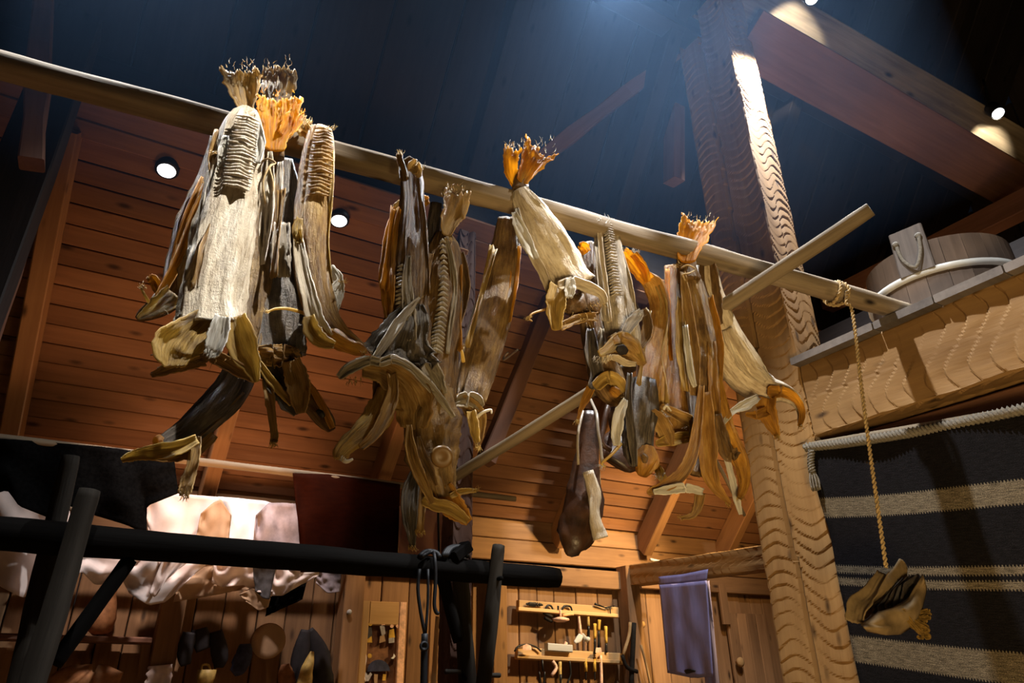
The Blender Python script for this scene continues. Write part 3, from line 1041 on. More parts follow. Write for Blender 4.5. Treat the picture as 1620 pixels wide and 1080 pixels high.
ribbon('jaw', [(335, 560, 22), (360, 575, 22), (390, 592, 18), (404, 603, 8)], Y - .03, M['f_tan'], f, .5, 0, 7, 0, .1, 8)
ribbon('fin', [(322, 566, 26), (290, 575, 24), (262, 584, 18), (238, 594, 8)], Y + .06, M['f_tan'], f, .3, .03, 4, .4, .1, 9)
whisker('barbel', [(275, 560), (258, 556, .02), (238, 562, .02)], Y, .003, M['f_brown'], f)

# 2 fish behind it, head swung out to the left
f = fish('dark fish behind the largest pale one, its yellow snout swung far down left', 440, 165, YB)
Y = YB
ribbon('tail_fin', [(432, 175, 18), (437, 150, 40), (441, 128, 50), (440, 104, 54)], Y - .05, M['f_fintan'], f, -.25, .016, 8, .22, .05, 12)
body('body', [(430, 172, 20), (418, 230, 40), (408, 320, 56), (402, 420, 60), (396, 500, 56), (388, 560, 50), (368, 612, 52), (336, 650, 52), (300, 682, 46), (268, 702, 40), (252, 710, 30)],
     Y - .04, M['f_dark'], f, .55, .14, 2)
ribbon('jaw', [(312, 694, 14), (282, 708, 22), (250, 714, 24), (222, 718, 18), (204, 723, 14), (192, 728, 7)], Y - .10, M['f_straw'], f, .5, 0, 7, .1, .1, 13)
ribbon('jaw', [(336, 684, 22), (306, 708, 30), (268, 718, 24), (228, 721, 9)], Y - .04, M['f_tan'], f, .45, 0, 7, .1, .1, 14)
ribbon('fin', [(312, 690, 12), (306, 730, 16), (296, 765, 20), (288, 786, 16)], Y - .08, M['f_tan'], f, .3, .03, 4, .35, .1, 15)
blob('eye_rim', [(256, 690, 10), (250, 697, 16), (252, 706, 10)], Y - .10, M['f_amber'], f, .7, 3)

# 3 brown fish with the bright orange tail
f = fish('brown fish with a bright orange tail tied just right of the pale one', 432, 235, YF)
Y = YF - .02
body('body', [(432, 232, 28), (428, 262, 42), (422, 310, 54), (412, 370, 62), (404, 430, 64), (399, 490, 60), (394, 540, 48), (392, 560, 40)], Y + .04, M['f_umber'], f, .45, .14, 3, True)
blob('tail_root', [(434, 250, 30), (434, 225, 34), (434, 200, 34)], Y, M['f_brown'], f, .6, 4)
ribbon('tail_fin', [(434, 238, 28), (436, 212, 44), (440, 186, 62), (440, 152, 66)], Y - .035, M['f_fin'], f, .22, .014, 11, .14, .04, 16)
ribbon('tail_fin', [(448, 215, 18), (460, 196, 26), (472, 176, 22)], Y - .04, M['f_fin'], f, .35, .02, 5, .3, .08, 17)
knot('string', 424, 256, Y - .05, M['cord'], f, 66)

# 4 nearly black fish
f = fish('nearly black fish between the brown and the tan ones, hollow fringed end', 452, 255, YF)
Y = YF + .02
body('body', [(452, 252, 22), (452, 290, 40), (452, 340, 52), (449, 390, 70), (446, 440, 84), (443, 490, 92), (440, 530, 86), (440, 560, 84)], Y, M['f_dark'], f, .40, .14, 5, True, fold=.1)
ribbon('skin_edge', [(444, 255, 8), (440, 300, 10), (440, 330, 6)], Y - .02, M['f_grey'], f, .4, 0, 7, .4, .3, 18)
ribbon('belly_flap', [(447, 352, 22), (444, 400, 30), (446, 440, 26)], Y - .045, M['f_grey'], f, .25, 0, 7, .1, .15, 19)
ribbon('gill_flap', [(405, 560, 26), (430, 562, 34), (455, 562, 34), (475, 572, 26)], Y - .03, M['f_tan'], f, .3, .05, 6, .5, .25, 20)
ribbon('gill_flap', [(418, 572, 30), (440, 600, 44), (458, 630, 38), (472, 655, 16)], Y, M['f_dark'], f, .4, 0, 7, .1, .12, 21)
ribbon('jaw', [(408, 572, 8), (425, 596, 12), (445, 620, 12), (462, 640, 8)], Y - .03, M['f_straw'], f, .4, 0, 7, .1, .15, 22)
ribbon('belly_flap', [(460, 570, 28), (470, 600, 36), (474, 630, 30), (476, 654, 14)], Y - .05, M['f_tan'], f, .35, 0, 7, .1, .1, 23)
ribbon('fin', [(424, 596, 18), (426, 625, 16), (430, 655, 12), (434, 690, 10), (432, 702, 12)], Y, M['f_tan'], f, .3, .03, 3, .6, .15, 24)
hd = body('head', [(480, 606, 18), (492, 632, 30), (508, 656, 28), (520, 672, 22), (525, 681, 12)], Y + .03, M['f_brown'], f, .6, .1, 6, sub=5)
ribbon('jaw', [(486, 604, 8), (500, 624, 10), (515, 652, 10), (526, 677, 8)], Y - .01, M['f_amber'], f, .4, 0, 7, .0, .1, 25)
blob('eye_rim', [(502, 648, 6), (508, 654, 10), (512, 660, 6)], Y - .01, M['iron'], hd, .7, 3)

# 5 tan fish with ribbed back
f = fish('tan fish with a ribbed backbone and an orange head bent right in the left bunch', 508, 205, YF)
Y = YF - .03
body('body', [(508, 202, 30), (505, 225, 42), (501, 260, 48), (497, 300, 52), (494, 340, 54), (493, 385, 52), (496, 430, 54), (503, 470, 52), (514, 502, 46), (532, 526, 36), (553, 542, 28), (574, 554, 18), (580, 558, 10)],
     Y, M['f_tan'], f, .45, .13, 7, keel=.08)
bones('backbone', [(512, 204, 26), (510, 235, 34), (507, 275, 38), (504, 312, 30)], Y - .028, M['f_tan'], f, 19, 2, .018, .2)
ribbon('side_flap', [(470, 355, 6), (474, 395, 18), (482, 440, 22), (492, 480, 24), (502, 512, 28), (520, 535, 20)], Y - .035, M['f_pale'], f, .35, 0, 7, 0, .1, 26)
ribbon('skin_edge', [(474, 345, 10), (470, 365, 16), (474, 385, 10)], Y - .04, M['f_straw'], f, .4, .04, 5, .3, .2, 27)
ribbon('fin', [(522, 420, 12), (530, 445, 26), (529, 475, 24), (522, 505, 10)], Y, M['f_bone'], f, .1, .04, 6, .3, .12, 28)
ribbon('fin', [(522, 470, 10), (530, 455, 12), (538, 443, 9)], Y, M['f_bone'], f, .1, .04, 4, .4, .12, 29)
ribbon('tail_fin', [(498, 214, 14), (486, 208, 22), (478, 200, 22), (488, 188, 12)], Y + .03, M['f_fintan'], f, .5, .03, 5, .5, .25, 30)
blob('roe', [(505, 520, 12), (522, 532, 24), (545, 545, 24), (565, 552, 22), (579, 556, 10)], Y - .03, M['f_amber'], f, .7, 8, .25)
whisker('barbel', [(487, 497), (460, 489, -.03), (438, 488, -.04), (421, 494, -.04)], Y, .005, M['f_straw'], f)
ribbon('jaw', [(488, 500, 18), (494, 522, 26), (508, 538, 22), (530, 546, 12)], Y - .05, M['f_straw'], f, .4, 0, 7, .1, .1, 31)

# 6 small amber fish at the far left
f = fish('leftmost fish of the row, amber brown, snout pointing down left', 338, 225, YB)
Y = YB - .06
body('body', [(342, 215, 18), (340, 250, 30), (330, 300, 46), (318, 345, 58), (306, 390, 62), (294, 430, 56), (276, 462, 44), (250, 484, 32), (228, 498, 20), (217, 505, 9)], Y + .02, M['f_brown'], f, .45, .16, 9, keel=.06)
ribbon('belly_flap', [(330, 290, 10), (308, 345, 16), (290, 395, 16), (268, 440, 14), (250, 470, 10)], Y - .02, M['f_amber'], f, .5, 0, 7, 0, .12, 33)
ribbon('belly_flap', [(326, 360, 24), (312, 400, 32), (300, 435, 36), (288, 460, 20)], Y - .04, M['f_tan'], f, .5, 0, 7, .1, .15, 34)
ribbon('jaw', [(275, 462, 30), (255, 480, 30), (232, 496, 18), (218, 504, 6)], Y - .03, M['f_straw'], f, .5, 0, 7, 0, .1, 35)
whisker('barbel', [(240, 482), (232, 472, -.02), (224, 456, -.02), (228, 452, -.02)], Y, .005, M['f_straw'], f)
ribbon('fin', [(250, 462, 10), (244, 445, 16), (234, 435, 10)], Y, M['f_amber'], f, .3, .03, 4, .5, .2, 36)

# 7 dark fish with wide cape
f = fish('dark fish with a wide white-rimmed collar flaring left, left of the two middle ones', 642, 260, YF)
Y = YF
body('body', [(640, 252, 20), (650, 272, 34), (652, 320, 38), (648, 370, 44), (644, 420, 52), (646, 470, 56), (644, 520, 70), (640, 560, 80)], Y, M['f_brown'], f, .42, .13, 10, fold=.12)
body('body_side', [(655, 270, 20), (658, 330, 26), (656, 400, 34), (652, 470, 38), (650, 540, 40)], Y - .02, M['f_brown'], f, .5, .13, 11)
ribbon('tail_fin', [(640, 285, 14), (636, 265, 10), (632, 248, 9), (634, 240, 8)], Y - .03, M['f_brown'], f, .6, .04, 4, .6, .2, 37)
ribbon('tail_fin', [(650, 270, 20), (658, 262, 16), (664, 282, 8)], Y - .06, M['f_fintan'], f, .5, .04, 4, .6, .2, 38)
ribbon('roe', [(628, 330, 12), (618, 380, 20), (613, 430, 24), (614, 480, 18), (616, 520, 8)], Y - .02, M['f_amber'], f, .4, .05, 3, .3, .5, 39)
bones('backbone', [(636, 420, 14), (634, 450, 18), (634, 480, 18), (640, 505, 12)], Y - .03, M['f_grey'], f, 14, 3, .02, .3)
ribbon('skin_edge', [(646, 405, 8), (644, 450, 16), (648, 500, 20), (652, 540, 14)], Y - .045, M['f_grey'], f, .25, 0, 7, .2, .3, 40)
ribbon('fin', [(664, 471, 4), (648, 488, 12), (630, 512, 16), (610, 542, 15), (592, 566, 9)], Y - .06, M['f_grey'], f, .2, .06, 3, .1, .2, 41)
ribbon('cape', [(657, 478, 26), (645, 515, 66), (634, 548, 104), (628, 578, 132)], Y - .045, M['f_dark'], f, .12, .02, 6, .1, .12, 42)
ribbon('collar', [(536, 597, 10), (550, 584, 17), (566, 576, 19), (584, 570, 15), (602, 573, 14), (620, 568, 15), (638, 574, 13), (656, 586, 12), (674, 604, 14), (690, 622, 12), (704, 640, 11), (718, 660, 6)], Y - .075, M['f_grey'], f, .5, .07, 3, .2, .35, 43)
ribbon('collar_lining', [(575, 580, 30), (610, 588, 44), (640, 612, 56), (655, 645, 64), (655, 680, 44)], Y - .03, M['f_tan'], f, .45, 0, 7, .1, .1, 44)
body('head', [(604, 612, 12), (606, 636, 36), (596, 664, 38), (572, 686, 34), (550, 704, 28), (538, 718, 22), (534, 726, 12)], Y - .01, M['f_straw'], f, .6, .22, 12, sub=6)
ribbon('jaw', [(620, 590, 14), (622, 620, 18), (612, 655, 22), (590, 690, 16), (570, 708, 12)], Y - .05, M['f_tan'], f, .5, 0, 7, .2, .2, 45)
whisker('barbel', [(540, 724), (548, 730, -.01), (558, 726, -.01)], Y - .03, .007, M['f_bone'], f)
ribbon('fin', [(600, 560, 10), (597, 600, 12), (595, 632, 10)], Y + .02, M['f_brown'], f, .4, .05, 3, .2, .1, 46)

# 8 fish with big rounded head shell
f = fish('brown fish with a folded amber tail and a big round head shell hanging lowest', 712, 350, YF)
Y = YF + .01
body('body', [(702, 368, 22), (702, 395, 46), (701, 440, 58), (698, 490, 62), (694, 540, 64), (690, 590, 66), (686, 630, 70)], Y, M['f_brown'], f, .45, .13, 13, keel=.06)
ribbon('tail_fin', [(706, 372, 14), (711, 352, 30), (720, 330, 38), (724, 302, 40)], Y - .03, M['f_fintan'], f, .5, .02, 6, .16, .06, 47)
bones('backbone', [(700, 380, 10), (702, 430, 14), (700, 480, 18), (694, 525, 22), (688, 560, 26)], Y - .03, M['f_grey'], f, 24, 4, .02, .4)
ribbon('skin_edge', [(706, 375, 6), (716, 420, 9), (718, 470, 9), (712, 520, 7), (708, 560, 5)], Y - .035, M['f_grey'], f, .4, 0, 7, .2, .4, 48)
ribbon('side_flap', [(726, 400, 16), (732, 450, 22), (728, 490, 18), (716, 540, 10)], Y + .02, M['f_brown'], f, .5, 0, 7, .1, .2, 49)
body('back_side', [(690, 322, 18), (684, 380, 24), (676, 450, 30), (676, 520, 30), (672, 580, 30)], Y + .04, M['f_dark'], f, .5, .1, 14)
ribbon('belly_flap', [(672, 540, 10), (678, 575, 26), (690, 600, 26), (700, 625, 14)], Y - .05, M['f_grey'], f, .4, .03, 4, .1, .2, 50)
hd = body('head', [(690, 606, 46), (685, 628, 64), (681, 656, 77), (681, 688, 82), (685, 722, 76), (692, 756, 60), (699, 788, 44)], Y - .01, M['f_umber'], f, .62, .20, 15, True, keel=.22, groove=.22)
ribbon('gill_flap', [(647, 672, 8), (649, 705, 15), (660, 742, 17), (674, 772, 14), (684, 796, 10)], Y - .08, M['f_tan'], f, .5, 0, 7, 0, .15, 52)
ribbon('gill_plate', [(662, 690, 6), (668, 716, 12), (680, 742, 12), (690, 768, 6)], Y - .115, M['f_brown'], hd, .3, .03, 3, .1, .25, 53)
lathe('eye_rim', [(.010, 0), (.022, .006), (.028, .0), (.024, -.010), (.010, -.014)], atY(699, 722, Y - .125), M['f_brown'], hd, 16, tuple(-C_F))
ribbon('jaw', [(700, 770, 30), (712, 795, 38), (728, 812, 28), (742, 826, 12)], Y - .03, M['f_amber'], f, .5, 0, 7, 0, .1, 54)
ribbon('jaw', [(668, 792, 14), (690, 798, 18), (715, 806, 20), (740, 824, 10)], Y - .06, M['f_straw'], f, .5, 0, 7, 0, .1, 55)
ribbon('fin', [(712, 785, 8), (728, 778, 10), (744, 776, 7), (754, 776, 5)], Y - .05, M['f_straw'], f, .4, .03, 3, .2, .1, 56)
ribbon('belly_flap', [(660, 740, 12), (650, 775, 26), (648, 810, 26), (651, 845, 14), (653, 868, 8)], Y - .02, M['f_dark'], f, .4, .03, 4, .3, .15, 57)
ribbon('fin', [(668, 760, 12), (668, 800, 12), (664, 845, 10)], Y - .03, M['f_tan'], f, .4, .05, 3, .4, .15, 58)

# 9 long plain tan fish
f = fish('long plain tan fish with a glowing orange edge, right of the two middle ones', 800, 350, YB)
Y = YB - .08
body('body', [(803, 345, 30), (801, 380, 42), (794, 430, 50), (784, 480, 58), (773, 520, 62), (762, 560, 60), (751, 600, 54), (744, 630, 48)], Y, M['f_umber'], f, .32, .09, 16, True)
ribbon('side_flap', [(812, 360, 8), (812, 385, 12), (803, 415, 12), (800, 445, 16), (800, 475, 10), (790, 510, 6)], Y - .01, M['f_fin'], f, .3, 0, 7, .1, .15, 59)
ribbon('gill_flap', [(720, 628, 14), (740, 640, 26), (756, 660, 26), (757, 690, 16), (755, 706, 6)], Y - .03, M['f_tan'], f, .5, 0, 7, .1, .12, 60)
ribbon('collar', [(712, 640, 12), (732, 632, 22), (752, 634, 22), (762, 645, 12)], Y - .04, M['f_grey'], f, .5, .03, 3, .1, .15, 61)
ribbon('jaw', [(745, 650, 14), (750, 676, 16), (755, 700, 8)], Y - .05, M['f_straw'], f, .5, 0, 7, .1, .12, 62)
whisker('barbel', [(752, 662), (764, 652, -.02), (776, 648, -.02), (778, 654, -.02)], Y - .03, .006, M['f_bone'], f)
whisker('barbel', [(733, 572), (731, 558, -.02), (728, 548, -.02)], Y - .03, .006, M['f_straw'], f)

# 10 bright diagonal fish
f = fish('bright white fish slanting right with an orange forked tail standing up', 822, 300, YF)
Y = YF - .04
body('body', [(822, 300, 24), (830, 318, 40), (845, 345, 56), (862, 378, 64), (880, 408, 68), (896, 436, 70), (908, 456, 76)], Y, M['f_pale'], f, .5, .12, 17, True, keel=.1)
blob('tail_root', [(826, 272, 16), (824, 286, 24), (823, 302, 28)], Y + .01, M['f_brown'], f, .7, 18)
ribbon('tail_fin', [(818, 296, 14), (810, 275, 20), (808, 252, 24), (812, 233, 28)], Y + .02, M['f_fin'], f, .3, .02, 4, .22, .06, 63)
ribbon('tail_fin', [(826, 288, 18), (834, 270, 30), (844, 252, 44), (856, 232, 58)], Y - .01, M['f_fin'], f, .3, .016, 8, .22, .06, 64)
ribbon('side_flap', [(826, 365, 8), (842, 400, 14), (858, 430, 14), (872, 462, 14), (882, 480, 10)], Y + .01, M['f_pale'], f, .4, 0, 7, 0, .15, 65)
ribbon('side_flap', [(818, 330, 6), (826, 372, 14), (838, 400, 10)], Y, M['f_bone'], f, .3, .03, 4, .1, .2, 66)
ribbon('gill_flap', [(884, 450, 26), (880, 475, 32), (879, 500, 26), (881, 522, 14)], Y - .03, M['f_straw'], f, .5, 0, 7, 0, .08, 67)
ribbon('collar', [(884, 452, 14), (905, 446, 18), (930, 454, 18), (950, 464, 14), (957, 480, 10)], Y - .05, M['f_pale'], f, .5, .03, 3, 0, .12, 68)
blob('roe', [(895, 480, 30), (918, 484, 44), (938, 482, 36), (948, 478, 16)], Y + .02, M['roe'], f, .7, 19, .3)
ribbon('jaw', [(885, 518, 12), (905, 508, 14), (925, 502, 14), (945, 500, 12)], Y - .01, M['f_tan'], f, .5, 0, 7, .3, .2, 69)
ribbon('fin', [(902, 440, 12), (902, 456, 18), (900, 472, 12)], Y - .075, M['f_bone'], f, .3, .03, 3, .3, .1, 70)
whisker('barbel', [(876, 487), (860, 490, -.01), (842, 496, -.02), (837, 504, -.02), (842, 508, -.02)], Y, .005, M['f_tan'], f)

# 11 grey ribbed fish with ear-like flaps
f = fish('grey ribbed fish draped over the pole, skull with a dark eye hole and pointed snout', 958, 355, YF)
Y = YF - .01
body('body', [(956, 350, 30), (960, 372, 40), (965, 410, 42), (972, 450, 46), (979, 490, 50), (985, 525, 54), (988, 555, 50)], Y, M['f_grey'], f, .42, .12, 20, keel=.1)
bones('backbone', [(962, 356, 14), (966, 390, 18), (970, 430, 18), (976, 470, 20)], Y - .035, M['f_grey'], f, 26, 5, .02, .4)
ribbon('skin_edge', [(948, 360, 6), (952, 410, 9), (958, 460, 10), (964, 510, 8)], Y - .02, M['f_pale'], f, .5, .03, 3, 0, .2, 71)
ribbon('skin_edge', [(976, 400, 8), (984, 440, 12), (988, 480, 12)], Y - .02, M['f_pale'], f, .5, .03, 3, .1, .2, 72)
ribbon('gill_flap', [(984, 535, 10), (996, 515, 18), (1008, 500, 16), (1014, 490, 6)], Y - .05, M['f_grey'], f, .6, 0, 7, 0, .1, 73)
ribbon('gill_flap', [(1018, 488, 6), (1024, 505, 14), (1022, 530, 18), (1012, 550, 10)], Y - .02, M['f_brown'], f, .5, 0, 7, 0, .1, 74)
hd = body('head', [(965, 545, 26), (980, 545, 42), (996, 552, 38), (1010, 566, 24), (1020, 576, 9)], Y - .04, M['f_tan'], f, .6, .08, 21, sub=5)
blob('eye_socket', [(976, 551, 8), (984, 553, 17), (992, 557, 9)], Y - .080, M['fur'], hd, .5, 22)
ribbon('jaw', [(948, 560, 10), (965, 550, 18), (985, 536, 20), (1002, 545, 16), (1018, 572, 6)], Y - .06, M['f_straw'], f, .4, 0, 7, 0, .08, 75)
ribbon('jaw', [(960, 565, 8), (975, 566, 10), (990, 574, 10), (1006, 576, 6)], Y - .08, M['f_pale'], f, .4, 0, 7, .1, .1, 76)

# 12 brown head hanging behind and below it
f = fish('brown fish behind the white slanting one, its amber head curled under', 930, 395, YB)
Y = YB - .10
body('body', [(930, 385, 26), (930, 420, 34), (932, 460, 36), (936, 500, 38), (943, 540, 40), (952, 575, 46), (962, 602, 50), (972, 622, 40), (984, 636, 24), (987, 645, 10)], Y, M['f_brown'], f, .5, .14, 23)
ribbon('tail_fin', [(928, 400, 14), (922, 392, 20), (914, 388, 14)], Y - .03, M['f_fin'], f, .4, .03, 4, .4, .2, 77)
ribbon('belly_flap', [(934, 520, 10), (936, 555, 22), (944, 590, 20), (936, 615, 14)], Y - .05, M['f_dark'], f, .5, 0, 7, .1, .1, 78)
ribbon('jaw', [(942, 612, 16), (958, 598, 20), (976, 602, 20), (988, 620, 14)], Y - .07, M['f_straw'], f, .5, 0, 7, 0, .1, 79)
blob('eye_rim', [(966, 616, 10), (972, 620, 18), (978, 626, 10)], Y - .08, M['f_amber'], f, .6, 24)
ribbon('fin', [(936, 610, 14), (926, 632, 12), (918, 650, 6), (913, 668, 4)], Y - .02, M['f_amber'], f, .4, 0, 7, 0, .1, 80)
ribbon('fin', [(955, 520, 12), (952, 550, 18), (956, 575, 14)], Y - .04, M['f_pale'], f, .4, .05, 3, .3, .2, 81)

# 13 fish with orange tail pointing left, skull below
f = fish('fish with an orange tail pointing up left and an amber skull at its lower end', 1018, 440, YF)
Y = YF + .05
ribbon('tail_fin', [(1026, 444, 18), (1012, 428, 24), (998, 410, 22), (984, 396, 16)], Y - .03, M['f_fin'], f, .5, .02, 5, .3, .08, 82)
ribbon('tail_fin', [(1024, 446, 12), (1018, 424, 14), (1002, 400, 12)], Y - .05, M['f_fin'], f, .3, .02, 4, .3, .1, 83)
body('body', [(1020, 438, 22), (1034, 452, 30), (1043, 480, 30), (1042, 515, 32), (1036, 550, 38), (1030, 590, 44), (1026, 630, 48), (1022, 660, 50)], Y, M['f_gold'], f, .45, .12, 25, keel=.08)
ribbon('side_flap', [(1040, 452, 8), (1050, 480, 10), (1050, 520, 12), (1042, 560, 10), (1044, 600, 20), (1048, 640, 22)], Y - .02, M['f_straw'], f, .4, 0, 7, .1, .15, 84)
body('skirt', [(1020, 600, 34), (1014, 640, 52), (1010, 680, 52), (1008, 715, 42), (1006, 738, 20)], Y - .01, M['f_dark'], f, .5, .12, 26, sub=5)
ribbon('fin', [(990, 632, 8), (980, 655, 18), (975, 685, 18), (976, 705, 10)], Y - .05, M['f_bone'], f, .3, .05, 5, .1, .15, 85)
whisker('barbel', [(982, 702), (968, 718, -.02), (952, 733, -.02), (958, 738, -.02)], Y - .04, .006, M['f_straw'], f)
hd = body('head', [(1026, 706, 18), (1024, 722, 36), (1020, 738, 32), (1016, 752, 14)], Y - .05, M['f_amber'], f, .6, .14, 27, sub=5)
blob('eye_socket', [(1016, 718, 6), (1020, 724, 12), (1020, 732, 6)], Y - .085, M['f_brown'], hd, .5, 28)
ribbon('gill_flap', [(1030, 650, 14), (1044, 668, 26), (1056, 690, 24), (1062, 705, 10)], Y - .05, M['f_tan'], f, .4, 0, 7, .1, .15, 86)
ribbon('fin', [(996, 590, 8), (994, 640, 12), (1000, 690, 14), (1004, 738, 8)], Y - .04, M['f_dark'], f, .4, .03, 3, .1, .15, 87)

# 14 tall slim orange fish
f = fish('slim orange-edged fish with a bright yellow flared end, left of the tied orange tail', 1062, 425, YB)
Y = YB - .14
body('body', [(1061, 420, 20), (1063, 460, 24), (1064, 510, 28), (1066, 560, 32), (1069, 605, 36), (1071, 645, 44), (1071, 672, 56), (1070, 692, 66)], Y, M['f_gold'], f, .35, .10, 29, True, fold=.1)
ribbon('side_flap', [(1056, 425, 6), (1056, 480, 8), (1058, 530, 9), (1062, 570, 5)], Y - .02, M['f_fin'], f, .3, 0, 7, 0, .1, 88)
ribbon('side_flap', [(1076, 425, 4), (1084, 405, 14), (1080, 385, 10)], Y + .05, M['f_amber'], f, .3, 0, 7, .2, .1, 89)
ribbon('collar', [(1038, 702, 10), (1058, 696, 18), (1080, 692, 18), (1104, 690, 12)], Y - .05, M['f_straw'], f, .5, 0, 7, .1, .08, 90)
ribbon('gill_flap', [(1046, 640, 8), (1060, 650, 14), (1084, 662, 18), (1104, 676, 16), (1110, 690, 8)], Y - .07, M['f_tan'], f, .5, .03, 3, .2, .2, 91)
whisker('barbel', [(1048, 650), (1054, 642, -.02), (1062, 650, -.02)], Y - .06, .006, M['f_bone'], f)
ribbon('fin', [(1036, 730, 8), (1044, 748, 14), (1055, 768, 12), (1062, 782, 6)], Y - .02, M['f_straw'], f, .4, .05, 3, .5, .2, 92)

# 15 large central fish of the right bunch
f = fish('large fish with an upright bright orange tail tied to the pole beside the post', 1090, 415, YF)
Y = YF - .06
ribbon('tail_fin', [(1086, 414, 26), (1090, 392, 40), (1098, 368, 50), (1106, 345, 56)], Y - .02, M['f_fin'], f, .35, .016, 8, .2, .05, 93)
blob('tail_root', [(1086, 405, 28), (1086, 425, 32), (1090, 445, 36)], Y + .01, M['f_brown'], f, .6, 30)
body('body', [(1086, 420, 24), (1090, 450, 36), (1096, 490, 44), (1104, 535, 50), (1110, 580, 50), (1113, 625, 46), (1112, 670, 42), (1106, 715, 34), (1098, 750, 26)], Y + .02, M['f_umber'], f, .45, .16, 31, fold=.22)
ribbon('belly_flap', [(1080, 430, 8), (1086, 480, 16), (1092, 530, 22), (1096, 580, 22), (1100, 625, 14)], Y - .02, M['f_tan'], f, .5, 0, 7, 0, .12, 94)
ribbon('skin_edge', [(1084, 515, 8), (1088, 555, 10), (1094, 595, 10), (1100, 612, 6)], Y - .05, M['f_bone'], f, .4, .06, 3, .2, .3, 95)
ribbon('side_flap', [(1126, 540, 12), (1128, 600, 16), (1132, 650, 18), (1138, 690, 14)], Y - .02, M['f_gold'], f, .45, .03, 3, 0, .15, 96)
ribbon('jaw', [(1110, 610, 8), (1104, 670, 14), (1094, 720, 18), (1076, 752, 20), (1052, 768, 17), (1036, 775, 14), (1025, 780, 8)], Y - .05, M['f_gold'], f, .5, 0, 7, 0, .1, 97)
ribbon('jaw', [(1112, 778, 10), (1088, 772, 14), (1060, 774, 14), (1034, 778, 8)], Y - .06, M['f_bone'], f, .4, 0, 7, 0, .08, 98)
ribbon('belly_flap', [(1116, 620, 16), (1119, 680, 24), (1121, 735, 28), (1130, 768, 20), (1156, 796, 5)], Y - .05, M['f_gold'], f, .4, .04, 3, .1, .1, 99)
body('head', [(1130, 590, 16), (1138, 640, 22), (1147, 680, 28), (1160, 708, 28), (1173, 735, 22), (1177, 762, 15), (1170, 788, 8)], Y, M['f_amber'], f, .6, .24, 32, sub=6)
ribbon('gill_flap', [(1134, 655, 12), (1142, 690, 20), (1152, 720, 20), (1168, 712, 10)], Y - .05, M['f_brown'], f, .5, 0, 7, .2, .2, 100)
ribbon('fin', [(1148, 720, 8), (1158, 755, 10), (1166, 790, 10), (1172, 814, 6)], Y + .03, M['f_bone'], f, .3, .05, 3, .2, .1, 101)
ribbon('fin', [(1108, 780, 16), (1104, 800, 14), (1095, 815, 10), (1078, 819, 6)], Y - .02, M['f_tan'], f, .3, .03, 3, .2, .1, 102)
knot('string', 1088, 424, Y - .04, M['cord'], f, 20, 1)

# 16 rightmost fish
f = fish('rightmost fish, brown above and silvery below, curling right in front of the post', 1118, 405, YF)
Y = YF - .03
body('body', [(1112, 398, 24), (1116, 420, 34), (1122, 460, 40), (1132, 500, 50), (1148, 540, 58), (1168, 575, 60), (1190, 602, 52), (1214, 616, 42), (1238, 620, 30), (1258, 632, 20), (1267, 650, 12), (1266, 670, 7)], Y, M['f_pale'], f, .5, .14, 33, keel=.06)
ribbon('belly_flap', [(1118, 402, 20), (1122, 440, 28), (1128, 480, 28), (1136, 515, 16)], Y - .025, M['f_brown'], f, .4, 0, 7, .1, .12, 103)
ribbon('skin_edge', [(1150, 520, 16), (1168, 555, 24), (1188, 585, 22), (1212, 604, 12)], Y - .045, M['f_pale'], f, .3, .03, 3, .1, .2, 104)
ribbon('jaw', [(1216, 620, 22), (1240, 620, 16), (1260, 632, 12), (1269, 652, 9), (1265, 674, 6)], Y - .04, M['f_amber'], f, .5, 0, 7, 0, .1, 105)
ribbon('gill_flap', [(1212, 628, 30), (1212, 645, 30), (1220, 668, 22), (1230, 690, 8)], Y - .03, M['f_amber'], f, .5, 0, 7, .1, .1, 106)
ribbon('gill_flap', [(1214, 650, 14), (1198, 656, 14), (1180, 655, 6)], Y - .04, M['f_amber'], f, .4, 0, 7, 0, .1, 107)
ribbon('fin', [(1200, 628, 10), (1180, 640, 16), (1160, 650, 10), (1142, 672, 5)], Y - .05, M['f_bone'], f, .3, .05, 4, .1, .1, 108)

# 17 the spare tail bits behind pole
f = fish('small dark amber tail stub peeping out behind the pole, left middle', 636, 325, YB)
ribbon('tail_fin', [(655, 322, 18), (640, 324, 22), (622, 330, 14)], YB - .08, M['f_fintan'], f, .4, .03, 4, .4, .1, 110)
ribbon('tail_fin', [(650, 318, 14), (668, 318, 18), (680, 316, 10)], YB - .08, M['f_amber'], f, .4, .03, 4, .4, .1, 111)
body('body', [(655, 315, 24), (662, 380, 34), (668, 450, 38), (668, 520, 40), (664, 580, 36)], YB - .07, M['f_brown'], f, .4, .1, 35)

